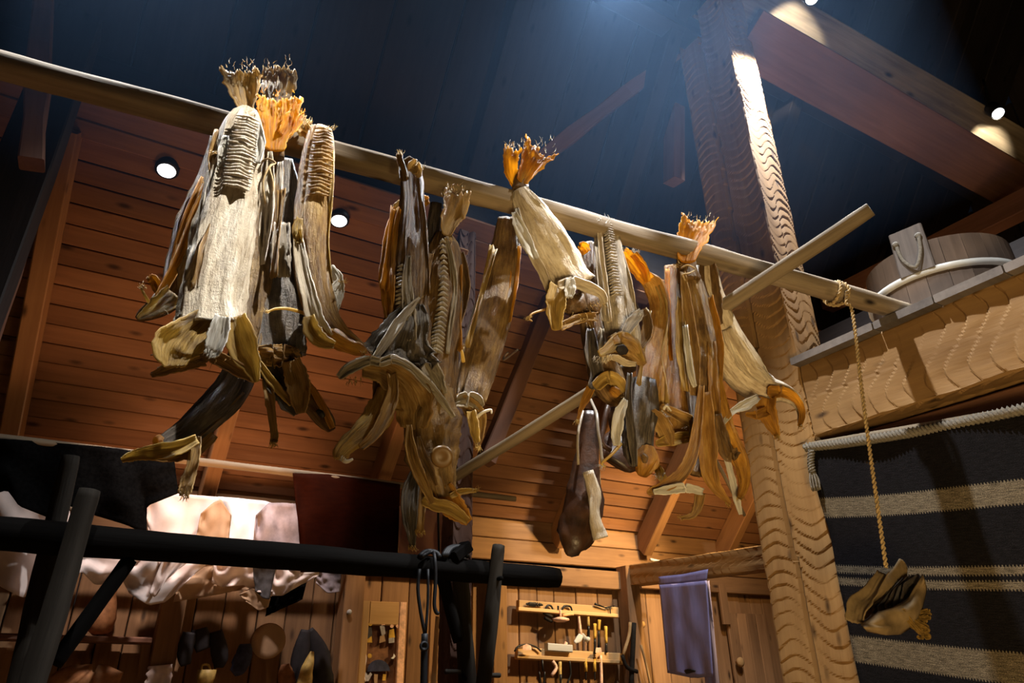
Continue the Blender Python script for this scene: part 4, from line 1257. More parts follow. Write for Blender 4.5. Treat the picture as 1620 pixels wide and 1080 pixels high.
# ragged margins and loose fibres on the fish already built
FISH = [o for o in COL.objects if o.name.startswith('dried_fish')]
FR = {
    0: (YF - .06, [('f_pale', 1, [(400, 240, 60), (394, 300, 70), (386, 360, 74), (380, 420, 76)]), ('f_tan', -1, [(372, 330, 60), (360, 400, 74), (345, 460, 84)])],
        [(384, 108, 26, 0, -1), (352, 570, 20, -.3, 1), (395, 180, 14, 1, -.4), (340, 240, 8, -1, .2)], 'f_fintan'),
    1: (YB - .04, [('f_brown', 1, [(360, 620, 50), (320, 665, 48), (280, 698, 40)])], [(440, 104, 24, 0, -1), (292, 784, 6, 0, 1), (380, 590, 14, .2, 1)], 'f_fintan'),
    2: (YF - .03, [('f_tan', 1, [(424, 300, 46), (414, 370, 56), (406, 440, 58)])], [(440, 152, 28, .2, -1), (472, 180, 8, .6, -.8), (396, 560, 16, 0, 1)], 'f_fin'),
    3: (YF + .02, [('f_grey', 1, [(456, 300, 40), (452, 380, 64), (450, 450, 80)])], [(440, 566, 34, 0, 1), (432, 700, 6, .3, 1), (408, 560, 10, -1, .3)], 'f_straw'),
    4: (YF - .03, [('f_straw', 1, [(504, 240, 44), (497, 310, 50), (494, 380, 50), (500, 450, 50)]), ('f_amber', -1, [(505, 480, 40), (522, 512, 36), (545, 535, 26)])],
        [(520, 205, 8, .7, -.7), (576, 556, 8, 1, .3), (424, 492, 6, -1, -.1), (486, 196, 8, -.2, -1), (540, 446, 5, 1, -.5)], 'f_straw'),
    5: (YB - .05, [('f_amber', -1, [(336, 280, 36), (320, 340, 50), (306, 395, 54), (286, 445, 44)])], [(226, 455, 6, -.5, -1), (330, 290, 14, -.4, -.5), (250, 490, 16, .2, 1)], 'f_fintan'),
    6: (YF - .02, [('f_amber', -1, [(642, 330, 44), (636, 400, 50), (632, 460, 54)]), ('f_brown', 1, [(656, 320, 30), (656, 400, 40), (654, 470, 44)])],
        [(634, 244, 5, 0, -1), (660, 266, 10, .3, -1), (560, 600, 14, -.2, 1), (545, 720, 8, -.5, .7), (662, 472, 5, 1, -.6)], 'f_straw'),
    7: (YF, [('f_tan', -1, [(700, 400, 46), (698, 470, 60), (692, 540, 62)]), ('f_amber', 1, [(704, 420, 50), (700, 500, 60), (694, 560, 62)])],
        [(724, 302, 20, .2, -1), (708, 310, 6, -.4, -1), (664, 840, 8, 0, 1), (652, 864, 6, 0, 1), (752, 776, 4, 1, -.3), (708, 376, 6, .6, .8)], 'f_straw'),
    8: (YB - .09, [('f_amber', 1, [(800, 390, 42), (790, 450, 52), (778, 510, 60)]), ('f_straw', -1, [(800, 390, 42), (786, 470, 56), (766, 550, 60)])], [(730, 552, 4, -.3, -1), (756, 704, 4, 0, 1), (715, 634, 8, -.5, -.5)], 'f_straw'),
    9: (YF - .05, [('f_bone', -1, [(836, 335, 50), (856, 370, 64), (878, 410, 66)]), ('f_pale', 1, [(850, 355, 56), (874, 398, 64), (898, 440, 68)])],
        [(852, 232, 28, .4, -1), (812, 234, 12, 0, -1), (945, 480, 12, .6, .6), (915, 500, 26, 0, 1), (838, 500, 4, -.5, .5)], 'f_straw'),
    10: (YF - .02, [('f_grey', -1, [(960, 390, 38), (970, 450, 44), (980, 510, 48)]), ('f_pale', 1, [(964, 390, 38), (974, 450, 44), (984, 510, 48)])], [(954, 350, 10, 0, -1), (950, 566, 10, -.7, .6), (1010, 500, 6, .4, -.6)], 'f_bone'),
    11: (YB - .12, [('f_straw', 1, [(936, 430, 34), (940, 500, 38), (950, 570, 44)])], [(914, 664, 3, -.3, 1), (930, 395, 8, -.6, -.3), (988, 630, 6, .8, .3)], 'f_straw'),
    12: (YF + .03, [('f_straw', -1, [(1040, 490, 30), (1036, 550, 38), (1030, 610, 44)])], [(984, 396, 8, -.6, -.8), (1006, 400, 6, -.5, -1), (954, 735, 4, -.6, .6), (1052, 660, 8, .8, -.3)], 'f_bone'),
    13: (YB - .16, [('f_straw', 1, [(1064, 480, 26), (1067, 560, 32), (1071, 640, 42)])], [(1056, 650, 8, .3, -1), (1090, 676, 12, .6, -.6), (1045, 750, 8, -.3, 1)], 'f_bone'),
    14: (YF - .05, [('f_straw', -1, [(1098, 470, 50), (1106, 540, 62), (1112, 620, 60)]), ('f_amber', 1, [(1100, 470, 50), (1108, 540, 62), (1112, 620, 60), (1110, 680, 52)])],
        [(1108, 346, 24, .3, -1), (1152, 794, 4, .5, 1), (1172, 786, 6, .2, 1), (1080, 818, 5, -1, .2), (1075, 420, 8, -1, .1)], 'f_straw'),
    15: (YF - .04, [('f_bone', 1, [(1134, 500, 50), (1152, 540, 56), (1172, 575, 58), (1194, 600, 50)])], [(1142, 672, 4, -.6, .6), (1230, 688, 3, .2, 1), (1266, 672, 3, 0, 1)], 'f_straw'),
}
for i_, (yy_, fr_, sp_, fm_) in FR.items():
    for j_, (mn_, sd_, pts_) in enumerate(fr_):
        edge_frill(pts_, yy_ - .015, sd_, M[mn_], FISH[i_], 300 + i_ * 5 + j_)
    fibres(sp_, yy_ - .02, M[fm_], FISH[i_], 22, 9, i_)

# ---------------------------------------------------------------- cured meat hung from the stick
f = empty('cured_leg', atY(935, 640, 2.30), 'long dark cured leg with a pale shank bone hanging below the brown fish', 'meat')
Y = 2.30
blob('meat', [(930, 650, 16), (932, 690, 26), (930, 730, 36), (926, 770, 50), (918, 810, 62), (912, 845, 56), (908, 868, 36), (910, 880, 12)], Y, M['f_meat'], f, .5, 40, .22, 5)
blob('shank_bone', [(930, 745, 18), (940, 780, 22), (940, 810, 16), (946, 838, 22), (950, 852, 26)], Y - .06, M['f_pale'], f, .6, 41, .2, 5)
tube('cord', [atY(930, 622, Y + .33), atY(938, 640, Y + .1), atY(944, 655, Y - .03), atY(946, 680, Y - .05), atY(950, 705, Y - .05), atY(953, 735, Y - .05)], .007, M['f_grey'], f)
tube('cord', [atY(922, 650, Y - .03), atY(914, 690, Y - .05), atY(915, 735, Y - .05)], .006, M['f_grey'], f)
f = empty('cured_slab', atY(975, 645, 2.35), 'broad dark cured slab hanging right behind the cured leg', 'meat')
blob('meat', [(975, 640, 34), (992, 680, 60), (985, 715, 80), (975, 735, 50)], 2.42, M['f_meat'], f, .3, 42, .14, 5)
tube('loop', [atY(978, 594, 2.43), atY(962, 640, 2.36), atY(955, 672, 2.36), atY(952, 700, 2.36), atY(966, 712, 2.36)], .012, M['f_meat'], f)
# ---------------------------------------------------------------- bucket on the loft
BC = np.array([3.20, 1.43, 2.957])
bk = empty('staved_bucket', BC, 'large round dark wooden stave bucket on the loft planks', 'bucket')
NS, BR, BH = 22, .305, .37
for k in range(NS):
    a0, a1 = 2 * math.pi * k / NS, 2 * math.pi * (k + 1) / NS - .006
    vs, fs = [], []
    for h, r in ((0, BR * 1.04), (BH, BR)):
        for a in (a0, (a0 + a1) / 2, a1):
            for rr in (r, r - .022):
                vs.append((BC[0] + rr * math.cos(a), BC[1] + rr * math.sin(a), BC[2] + h))
    for j in range(2):
        o = j * 2
        fs += [(o, o + 2, o + 8, o + 6), (o + 1, o + 7, o + 9, o + 3), (o + 6, o + 8, o + 9, o + 7), (o, o + 1, o + 3, o + 2)]
    fs += [(0, 6, 7, 1), (4, 5, 11, 10)]
    mk('stave', vs, fs, M['bucket'], bk, smooth=False)
lathe('hoop', [(BR * 1.03 + .002, .20), (BR * 1.03 + .014, .202), (BR * 1.03 + .014, .226), (BR * 1.03 + .002, .228)], BC, M['hoop'], bk, 48)
lathe('hoop', [(BR * 1.04 + .002, .03), (BR * 1.04 + .012, .032), (BR * 1.04 + .012, .056), (BR * 1.04 + .002, .058)], BC, M['hoop'], bk, 48)
lathe('bucket_bottom', [(.02, .02), (BR * .96, .02), (BR * .96, .035), (.02, .035)], BC, M['bucket'], bk, 32)
ea = math.radians(192)
ec = np.array([math.cos(ea), math.sin(ea), 0.0]); et = np.array([-ec[1], ec[0], 0.0])
c0 = BC + ec * (BR + .012)
plank('ear_stave', c0 + np.array([0, 0, .22]), c0 + np.array([0, 0, .45]), .145, .028, M['plank'], bk, up=tuple(ec), ch=.006, jit=.002)
hc = c0 + ec * .018
rh = tube('rope_handle', [hc + et * .052 + np.array([0, 0, .39]) - ec * .01, hc + et * .050 + np.array([0, 0, .37]) + ec * .01, hc + et * .04 + np.array([0, 0, .30]) + ec * .012, hc + et * .005 + np.array([0, 0, .235]) + ec * .016,
                     hc - et * .035 + np.array([0, 0, .29]) + ec * .012, hc - et * .045 + np.array([0, 0, .35]) + ec * .01, hc - et * .047 + np.array([0, 0, .39]) - ec * .01], .0085, M['greycord'], bk)
for sg in (-1, 1):
    lathe('rope_knot', [(.004, -.004), (.013, 0), (.015, .008), (.008, .016)], hc + et * .049 * sg + np.array([0, 0, .385]), M['greycord'], rh, 10, tuple(ec))

# ---------------------------------------------------------------- cord with dried bundle
pr = on_pole(1323)
r1 = empty('hanging_cord', pr, 'twisted straw cord knotted around the right end of the drying pole', 'cord')
ring = [pr + np.array([.012 * math.sin(j * .5), .050 * math.cos(j * math.pi / 4), .050 * math.sin(j * math.pi / 4)]) for j in range(9)]
rope('pole_loop', ring, .008, M['cord'], r1)
rope('pole_loop', [p + np.array([-.035 + .02 * math.sin(i), 0, 0]) for i, p in enumerate(ring)], .008, M['cord'], r1)
kx, ky = float(pr[0]), float(pr[1]) - .052
bot = atY(1402, 898, ky)
rope('cord', [(kx - .01, ky, 2.985), (kx - .035, ky, 2.92), (kx - .02, ky - .005, 2.87), (kx + (bot[0] - kx) * .5, ky, 2.45), bot], .0075, M['cord'], r1, frizz=60)
bd = empty('dried_bundle', bot, 'folded bundle of dried hide leaves with a straw tuft on the cord', 'bundle')
YL = ky
ribbon('hide_leaf', [(1398, 905, 20), (1378, 935, 22), (1358, 958, 30), (1352, 985, 26)], YL - .01, M['rawhide'], bd, .4, 0, 7, .05, .08, 201, tw=(.6, .2))
sheet('hide_leaf', [(1349, 968), (1362, 940), (1388, 922), (1414, 898), (1424, 882), (1432, 890)], [(1353, 984), (1372, 978), (1396, 950), (1420, 922), (1434, 912), (1436, 900)], YL + .03, M['rawhide'], bd, .008, 2, 20, 6, 3)
for k in range(5):
    sheet('hide_leaf', [(1376 + k * 12, 962 - k * 3), (1398 + k * 8, 942 - k * 5), (1420 + k * 8, 915 - k * 2)], [(1382 + k * 11, 985 - k * 6), (1404 + k * 8, 962 - k * 4), (1430 + k * 7, 938 - k)], YL + .03 - .012 * k, M['f_dark'] if k % 2 == 0 else M['hidegrey'], bd, .008, 1.5, 16, 6, k)
sheet('hide_leaf', [(1362, 988), (1388, 968), (1410, 962), (1436, 948), (1446, 930), (1460, 908)], [(1372, 998), (1400, 1004), (1424, 1003), (1444, 990), (1458, 965), (1466, 930)], YL - .05, M['rawhide'], bd, .012, 2, 24, 10, 9, .02)
for k in range(9):
    g = random.Random(k)
    ribbon('tuft_strand', [(1426, 965, 8), (1444 + g.uniform(-4, 4), 972 + k * 2, 8), (1462 + g.uniform(-8, 8), 966 + k * 5, 7), (1470 - k * 2 + g.uniform(-4, 4), 968 + k * 5, 5)], YL - .06 + g.uniform(-.01, .01), M['tuft'], bd, .4, .05, 3, .3, .2, 220 + k)

# ---------------------------------------------------------------- striped blanket on the beam side
XB = 2.70
zt, zb, SAG = 2.505, 1.25, .125


def bv(py, px):
    return 1 - (float(atX(px, py, XB)[2]) - zb) / (zt - zb)


BLANKET_BANDS = [(bv(782, 1315), bv(813, 1322)), (bv(890, 1333), bv(902, 1336)), (bv(909, 1337), bv(921, 1340)), (bv(1003, 1362), bv(1046, 1370))]
M['blanket'] = blanket_mat()
bl = empty('striped_blanket', (XB, 1.3, 2.0), 'dark woven blanket with pale stripes hanging below the axe-marked beam', 'blanket')
vs, fs, uv = [], [], []
nx, nz = 70, 46
for j in range(nz + 1):
    tv = j / nz
    for i in range(nx + 1):
        tu = i / nx
        y = 1.955 - tu * 2.1
        amp = .010 + .022 * tv
        dx = amp * math.sin(tu * 15 + .8 * math.sin(tv * 3)) + .012 * mn.noise(Vector((tu * 5, tv * 4, 2)))
        zz = zt + (zb - zt) * tv - .012 * math.sin(tu * 9) * (1 - tv) - SAG * tu * 2.1
        vs.append((XB + dx, y + .012 * mn.noise(Vector((0, tv * 5, 7))), zz)); uv.append((tu, tv))
for j in range(nz):
    for i in range(nx):
        q = j * (nx + 1) + i
        fs.append((q, q + 1, q + nx + 2, q + nx + 1))
mk('weave', vs, fs, M['blanket'], bl, uv, solid=.008)
rope('edge_cord', [(XB - .012 + .006 * math.sin(i * 1.9), 1.965 - i * .15, zt + .004 - .012 * math.sin(i * .15 / 2.1 * 9) - SAG * i * .15) for i in range(15)], .021, M['greycord'], bl, .05, 3)
tq = atX(1284, 712, XB - .02)
rope('tassel_cord', [tq, tq + np.array([-.005, .012, -.05]), tq + np.array([-.008, .014, -.10])], .017, M['greycord'], bl, .04, 3)
ts = tq + np.array([-.008, .014, -.095])
for k in range(12):
    a = k * 2.4
    rr = .004 + .0011 * k
    tube('tassel_strand', [ts + np.array([rr * math.cos(a) * .5, rr * math.sin(a) * .5, 0]), ts + np.array([rr * math.cos(a) * 1.3, rr * math.sin(a) * 1.3, -.04]), ts + np.array([rr * math.cos(a) * 1.2, rr * math.sin(a) * 1.2, -.085])], .0042, M['greycord'], bl, 6)
rod = log('blanket_rod', (2.735, 1.97, 2.525), (2.735, -.9, 2.525 - SAG * 2.87), .018, .018, M['peeled'], None, 20, 10)
tag(rod, 'wooden rod holding the pale top edge of the striped blanket', 'rod')
la = plank('wall_lath', (2.80, 1.93, 0), (2.80, 1.93, 2.42), .05, .03, M['rafter'], None, up=(-1, 0, 0))
tag(la, 'narrow vertical lath between the tall post and the striped blanket', 'lath')

# ---------------------------------------------------------------- black trestle rack
tr = empty('trestle_rack', (1.0, 2.9, 0), 'black tarred log trestle rack crossing the lower left', 'rack')
log('cross_log', atY(-60, 839, 2.9), atY(882, 914, 2.9), .056, .048, M['tarred'], tr, 50, 14, .10, 1.0, (0, 0, 0), 11)
log('leg', atY(112, 722, 2.98), atY(20, 1120, 2.98), .033, .036, M['barkgrey'], tr, 24, 12, .12, seed=12)
log('leg', atY(142, 775, 2.82), atY(40, 1120, 2.82), .036, .040, M['barkgrey'], tr, 24, 12, .14, seed=13)
log('brace', atY(206, 884, 2.9), atY(84, 1052, 2.9), .028, .028, M['tarred'], tr, 16, 10, .1, seed=14)
log('leg', atY(789, 862, 2.84), atY(762, 1110, 2.84), .030, .036, M['barkgrey'], tr, 24, 12, .12, seed=15)
log('leg', atY(724, 862, 2.97), atY(742, 1110, 2.97), .036, .040, M['barkgrey'], tr, 24, 12, .12, seed=16)
log('brace', atY(697, 900, 2.93), atY(726, 1015, 2.93), .030, .024, M['tarred'], tr, 12, 10, .1, seed=17)
plank('wedge', atY(716, 882, 2.88), atY(738, 864, 2.9), .07, .05, M['tarred'], tr)
for px, py in ((790, 915), (733, 1073)):
    lathe('peg', [(.009, -.02), (.010, .02), (.007, .024)], atY(px, py, 2.80 if px > 760 else 2.93), M['tarred'], tr, 10, (0, -1, 0))
lathe('peg', [(.009, -.02), (.010, .05), (.007, .054)], atY(722, 1062, 2.93), M['barkgrey'], tr, 10, (-1, 0, 0))
lathe('peg', [(.009, -.02), (.010, .05), (.007, .054)], atY(774, 1068, 2.84), M['barkgrey'], tr, 10, (1, 0, 0))

hn = empty('strap_harness', atY(690, 890, 2.86), 'black strap harness looped over the trestle log', 'harness')
tube('strap', [atY(664, 900, 2.82), atY(661, 930, 2.82), atY(665, 965, 2.82), atY(672, 1002, 2.82)], .0075, M['blackcord'], hn)
tube('strap', [atY(677, 900, 2.82), atY(677, 950, 2.82), atY(673, 1002, 2.82)], .006, M['blackcord'], hn)
tube('strap', [atY(672, 1002, 2.82), atY(671, 1040, 2.82), atY(670, 1100, 2.82)], .014, M['blackcord'], hn)
lathe('strap_ring', [(.014, -.006), (.021, 0), (.014, .006), (.009, 0)], atY(671, 1022, 2.80), M['blackcord'], hn, 16, (0, -1, 0))
tube('strap', [atY(668, 880, 2.83), atY(684, 872, 2.86), atY(688, 885, 2.82), atY(689, 920, 2.82), atY(687, 955, 2.82), atY(690, 968, 2.82), atY(694, 970, 2.82)], .008, M['blackcord'], hn)
for k in range(3):
    tube('coil', [atY(700 + 3 * k, 880, 2.86), atY(708 + 3 * k, 868, 2.88), atY(722 + 3 * k, 864, 2.9), atY(734 + 2 * k, 870, 2.9), atY(740, 880, 2.87)], .011, M['blackcord'], hn)
tube('coil', [atY(664, 880, 2.86), atY(675, 872, 2.88), atY(690, 874, 2.88), atY(696, 882, 2.86)], .012, M['blackcord'], hn)
wr = tube('wall_cable', [atY(693, 800, 3.3), atY(694, 850, 3.3), atY(696, 930, 3.3), atY(700, 1090, 3.3)], .006, M['blackcord'])
tag(wr, 'thin straight black cable hanging behind the harness', 'cable')
pk = log('pale_rod', atY(692, 975, 3.6), atY(684, 1110, 3.6), .012, .016, M['pale'], None, 10, 8, .03)
tag(pk, 'pale straight rod standing right of the strap harness', 'rod')

# ---------------------------------------------------------------- hides, cloths and their rail
rl = log('hide_rail', atY(-60, 686, 3.75), atY(815, 789, 3.75), .022, .018, M['peeled'], None, 30, 10, .1)
tag(rl, 'long thin rail carrying the black hide and the rust cloth', 'rail')


def hide(name, label, cat, top, bot, Y, m_, **k):
    o = sheet(name, top, bot, Y, m_, None, **k)
    return tag(o, label, cat, 'hides on the rack' if cat == 'hide' else None)


hide('black_hide', 'wide black hide hanging from the left end of the rail', 'hide', [(-40, 690), (60, 698), (160, 706), (275, 722)],
     [(-40, 790), (12, 775), (30, 800), (60, 812), (85, 822), (110, 800), (150, 815), (200, 830), (232, 845), (232, 800), (282, 780)], 3.72, M['hideblack'], fold=.02, nx=50)
hide('rust_cloth', 'rust brown cloth folded over the right end of the rail', 'cloth', [(463, 748), (520, 750), (580, 758), (633, 766)], [(474, 850), (475, 905), (560, 905), (628, 905)], 3.72, M['rustcloth'], fold=.015, nf=3)
HY = 4.15
hide('hide', 'cream hide with a lit top edge, left of the folded tan flap', 'hide', [(226, 792), (240, 777), (300, 782), (348, 786)], [(236, 842), (240, 880), (300, 895), (348, 880)], HY - .06, M['hidecream'], fold=.03, nf=2)
hide('hide', 'folded tan leaf-shaped flap between the cream and the white hides', 'hide', [(318, 812), (338, 794), (350, 790), (366, 815)], [(310, 850), (330, 872), (355, 872), (362, 850)], HY - .12, M['hidetan'], fold=.02, nf=1, nx=14)
hide('hide', 'brightest white hide right of the tan flap', 'hide', [(345, 785), (380, 788), (420, 792), (432, 796)], [(348, 905), (372, 912), (400, 905), (425, 895)], HY, M['hidewhite'], fold=.03, nf=2)
hide('hide', 'mottled dark and white hide beside the rust cloth', 'hide', [(405, 815), (425, 795), (450, 795), (474, 797)], [(400, 862), (415, 900), (450, 905), (478, 900)], HY - .09, M['hidepatch'], fold=.03, nf=2)
hide('hide', 'cream hide at the far left behind the trestle legs', 'hide', [(-40, 770), (20, 778), (60, 800), (110, 808)], [(-40, 900), (5, 930), (36, 945), (80, 930), (118, 905)], HY - .02, M['hidecream'], fold=.04, nf=2)
hide('hide', 'cream hide with a dark seam between the trestle legs and the brace', 'hide', [(90, 812), (140, 850), (190, 868), (240, 870)], [(70, 934), (90, 915), (130, 905), (150, 925), (185, 922), (205, 905)], HY - .08, M['hidecream'], fold=.04, nf=2)
hide('hide', 'cream hide with the lowest scalloped edge in front of the plank wall', 'hide', [(200, 868), (250, 868), (300, 872), (345, 880)], [(185, 900), (204, 938), (235, 957), (262, 952), (290, 925), (310, 905)], HY - .12, M['hidecream'], fold=.05, nf=2)
hide('hide', 'narrow crumpled cream strip over the scalloped hide', 'hide', [(262, 872), (290, 872), (312, 878)], [(236, 938), (245, 945), (262, 918), (282, 900)], HY - .18, M['hidecream'], fold=.02, nf=2, nx=14)
hide('hide', 'tan brown hide right of the scalloped cream one', 'hide', [(290, 872), (340, 878), (380, 885), (420, 890)], [(275, 952), (310, 946), (345, 940), (385, 932), (420, 945)], HY - .05, M['hidetan'], fold=.05, nf=2)
hide('hide', 'cream rolled edge hide under the brightest white one', 'hide', [(340, 884), (370, 884), (400, 890), (440, 896)], [(335, 922), (352, 928), (385, 925), (402, 935), (420, 938)], HY - .14, M['hidecream'], fold=.04, nf=2)
hide('hide', 'dark grey pointed felt scrap under the trestle log', 'hide', [(400, 898), (420, 898), (436, 900)], [(404, 935), (416, 946), (426, 948)], HY - .19, M['hidegrey'], fold=.01, nf=1, nx=10)
hide('hide', 'small tan triangular hide below the dark grey scrap', 'hide', [(378, 940), (400, 930), (428, 945)], [(390, 952), (410, 966), (424, 960)], HY - .16, M['hidetan'], fold=.01, nf=1, nx=12)
hide('hide', 'cream striped hide at the right end of the scalloped row', 'hide', [(432, 896), (460, 898), (505, 902)], [(428, 942), (446, 942), (470, 928), (504, 910)], HY - .10, M['hidecream'], fold=.03, nf=2)
hide('hide', 'black furry scrap below the cream striped hide', 'hide', [(425, 945), (450, 935), (485, 920)], [(420, 975), (440, 965), (478, 948)], HY - .02, M['hideblack'], fold=.03, nf=2)
hide('hide', 'bluish black and white hide scrap at the end of the row', 'hide', [(500, 902), (520, 904), (540, 908)], [(500, 922), (518, 938), (538, 936)], HY - .05, M['hidepatch'], fold=.02, nf=1, nx=12)
hide('hide', 'pink brown hide between the rust cloth and the dark column', 'hide', [(632, 800), (690, 806), (735, 810)], [(630, 905), (690, 912), (738, 916)], 3.7, M['pinkhide'], fold=.03, nf=2)
hr = log('lower_hide_rail', atY(-60, 790, HY + .05), atY(545, 838, HY + .05), .02, .02, M['peeled'], None, 20, 10, .1)
tag(hr, 'lower rail behind the pale hides', 'rail')

# mauve cloth over the low beam
mc = sheet('mauve_cloth', [(1043, 925), (1080, 922), (1118, 918)], [(1056, 1064), (1095, 1072), (1128, 1070)], 3.50, M['mauve'], None, .007, 2.5, 30, 24, 1, axis='X')
tag(mc, 'mauve linen cloth hanging from the short horizontal beam', 'cloth')
sheet('cloth_back', [(1100, 925), (1122, 918)], [(1118, 1100), (1140, 1100)], 3.72, M['mauve'], mc, .01, 2, 12, 14, 2, axis='X')
sheet('cloth_top', [(1042, 912), (1080, 908), (1120, 900)], [(1043, 926), (1080, 923), (1118, 919)], 3.54, M['mauve'], mc, .003, 4, 20, 3, 1, axis='X')
lathe('cloth_opening', [(.002, 0), (.05, .002), (.06, .004), (.05, .01)], atX(1097, 1064, 3.52), M['iron'], mc, 16, (-.5, -.1, -1))

# ---------------------------------------------------------------- wall things, left
WY = 4.44


def P(px, py, d=0.0):
    return atY(px, py, WY - d)


sh = empty('wall_shelf', P(120, 1010), 'brown plank shelf on the wall behind the left trestle legs', 'shelf')
plank('shelf_plank', P(-60, 1006, .06), P(238, 1014, .06), .19, .03, M['brown'], sh)
plank('shelf_bracket', P(232, 1014), P(226, 1075), .03, .05, M['wallboard'], sh)
j = lathe('clay_jar', [(.03, 0), (.055, .02), (.065, .08), (.05, .16), (.038, .20), (.045, .24)], P(156, 1004, .07), M['clay'], None, 20)
tag(j, 'orange brown clay jar standing on the wall shelf', 'jar')
h = blob('hide_roll', [(80, 1078, 20), (110, 1072, 34), (150, 1070, 36), (190, 1076, 24)], WY - .1, M['clay'], None, .6, 50, .12)
tag(h, 'rolled reddish hide below the wall shelf', 'hide')
h = ribbon('pale_pelt', [(254, 1052, 34), (252, 1070, 36), (248, 1100, 38)], WY - .08, M['hidecream'], None, .1, 0, 7, .2, .1, 60)
tag(h, 'small pale ragged pelt on the wall post', 'hide')
g = blob('black_mitten', [(300, 1000, 20), (295, 1018, 24), (292, 1036, 22), (294, 1052, 14)], WY - .06, M['fur'], None, .5, 51)
tag(g, 'left black leather mitten hanging on the plank wall', 'mitten', 'black wall leathers')
g = blob('black_mitten', [(316, 994, 22), (318, 1012, 28), (322, 1028, 22)], WY - .05, M['fur'], None, .5, 52)
tag(g, 'short black mitten overlapping the leftmost one on the plank wall', 'mitten', 'black wall leathers')
g = blob('black_boot', [(342, 998, 18), (345, 1020, 24), (348, 1040, 24), (346, 1056, 14)], WY - .06, M['fur'], None, .5, 53)
tag(g, 'upright black boot hanging above the small round basket', 'boot', 'black wall leathers')
g = blob('dark_shoe', [(388, 1018, 16), (386, 1034, 26), (378, 1054, 26), (368, 1064, 14)], WY - .06, M['felt_blue'], None, .5, 54)
tag(g, 'dark felt shoe hanging left of the round drum', 'shoe')
d = empty('hand_drum', P(423, 1014, .06), 'round tan skin drum on the plank wall', 'drum')
lathe('drum_frame', [(.09, 0), (.094, 0), (.096, .035), (.09, .036)], P(423, 1014, .02), M['clay'], d, 28, (-.05, -1, 0))
lathe('drum_skin', [(.001, .034), (.06, .036), (.092, .034), (.094, .03)], P(423, 1014, .025), M['hidetan'], d, 28, (-.05, -1, 0))
g = empty('black_stockings', P(485, 1000, .05), 'pair of long black stockings hung on the wall left of the frame', 'stockings')
blob('stocking', [(484, 996, 14), (478, 1020, 24), (474, 1048, 28), (472, 1085, 30)], WY - .05, M['fur'], g, .4, 55)
blob('stocking', [(488, 996, 14), (500, 1020, 26), (508, 1050, 32), (512, 1085, 34)], WY - .04, M['fur'], g, .4, 56)
g = blob('drinking_horn', [(494, 1030, 6), (490, 1045, 14), (485, 1062, 20), (480, 1085, 24)], WY - .12, M['horn'], None, .8, 57)
tag(g, 'yellow curved horn hanging in front of the black stockings', 'horn')
g = blob('skin_pouch', [(452, 1050, 12), (452, 1066, 24), (456, 1085, 26)], WY - .07, M['clay'], None, .6, 58)
tag(g, 'reddish crumpled skin pouch right of the dark shoe', 'pouch')
b = empty('small_basket', P(325, 1070, .07), 'small round pale basket at the bottom of the plank wall', 'basket')
lathe('basket_wall', [(.03, -.06), (.045, 0), (.05, .04), (.044, .04), (.038, 0)], P(326, 1072, .07), M['horn'], b, 18)
tube('basket_handle', [P(318, 1064, .07), P(320, 1052, .07), P(330, 1052, .07), P(333, 1064, .07)], .006, M['horn'], b)

# ---------------------------------------------------------------- framed felt picture
fr = empty('framed_panel', P(605, 1000), 'pale wooden frame with small felt figures on brown cloth', 'frame')
fx0, fx1 = P(571, 1000)[0], P(641, 1000)[0]
zt0 = P(605, 951)[2]
plank('frame_side', (fx0 + .025, 4.46, 1.2), (fx0 + .02, 4.46, zt0), .05, .05, M['pale'], fr, up=(0, -1, 0))
plank('frame_side', (fx1 - .02, 4.46, 1.2), (fx1 - .025, 4.46, zt0), .05, .05, M['pinkwood'], fr, up=(0, -1, 0))
plank('frame_top', (fx0 + .05, 4.462, zt0 - .07), (fx1 - .05, 4.462, zt0 - .07), .14, .045, M['pale'], fr, up=(0, -1, 0))
plank('cloth_panel', (fx0 + .05, 4.48, 1.5), (fx1 - .05, 4.48, 1.5), .90, .01, M['panel'], fr, up=(0, -1, 0))


def felt(name, poly, m_, d=.055, parent=fr):
    n = len(poly)
    vs = [P(x, y, d) for x, y in poly] + [P(x, y, d - .02) for x, y in poly]
    fs = [tuple(range(n)), tuple(reversed(range(n, 2 * n)))] + [(k, n + k, n + (k + 1) % n, (k + 1) % n) for k in range(n)]
    return mk(name, vs, fs, m_, parent, smooth=False)


def disc(cx, cy, r, n=12):
    return [(cx + r * math.cos(2 * math.pi * k / n), cy + r * math.sin(2 * math.pi * k / n)) for k in range(n)]


felt('felt_skirt', [(576, 1016), (588, 1005), (589, 1016)], M['ochre'], 0.0)
felt('felt_coat', [(580, 992), (588, 992), (589, 1005), (578, 1013)], M['hidegrey'], 0.0)
felt('felt_head', disc(586, 987, 3), M['ochre'], 0.0)
felt('felt_coat', [(601, 990), (608, 988), (610, 1002), (604, 1006)], M['greyfelt'], 0.0)
felt('felt_skirt', [(601, 1006), (608, 1004), (610, 1014), (600, 1017)], M['hidetan'], 0.0)
felt('felt_head', disc(606, 987, 3), M['pinkwood'], 0.0)
felt('felt_coat', [(616, 996), (623, 994), (625, 1008), (615, 1009)], M['ochre'], 0.0)
felt('felt_skirt', [(615, 1009), (624, 1008), (624, 1016), (615, 1017)], M['greyfelt'], 0.0)
felt('felt_head', disc(620, 990, 3), M['pinkwood'], 0.0)
felt('felt_arm', [(626, 990), (631, 982), (633, 984), (629, 994)], M['pinkwood'], 0.0)
felt('felt_sun', disc(585, 1037, 3.5), M['ochre'], 0.0)
felt('felt_moon', [(623, 1033), (626, 1038), (622, 1042), (618, 1041), (622, 1038)], M['hidewhite'], 0.0)
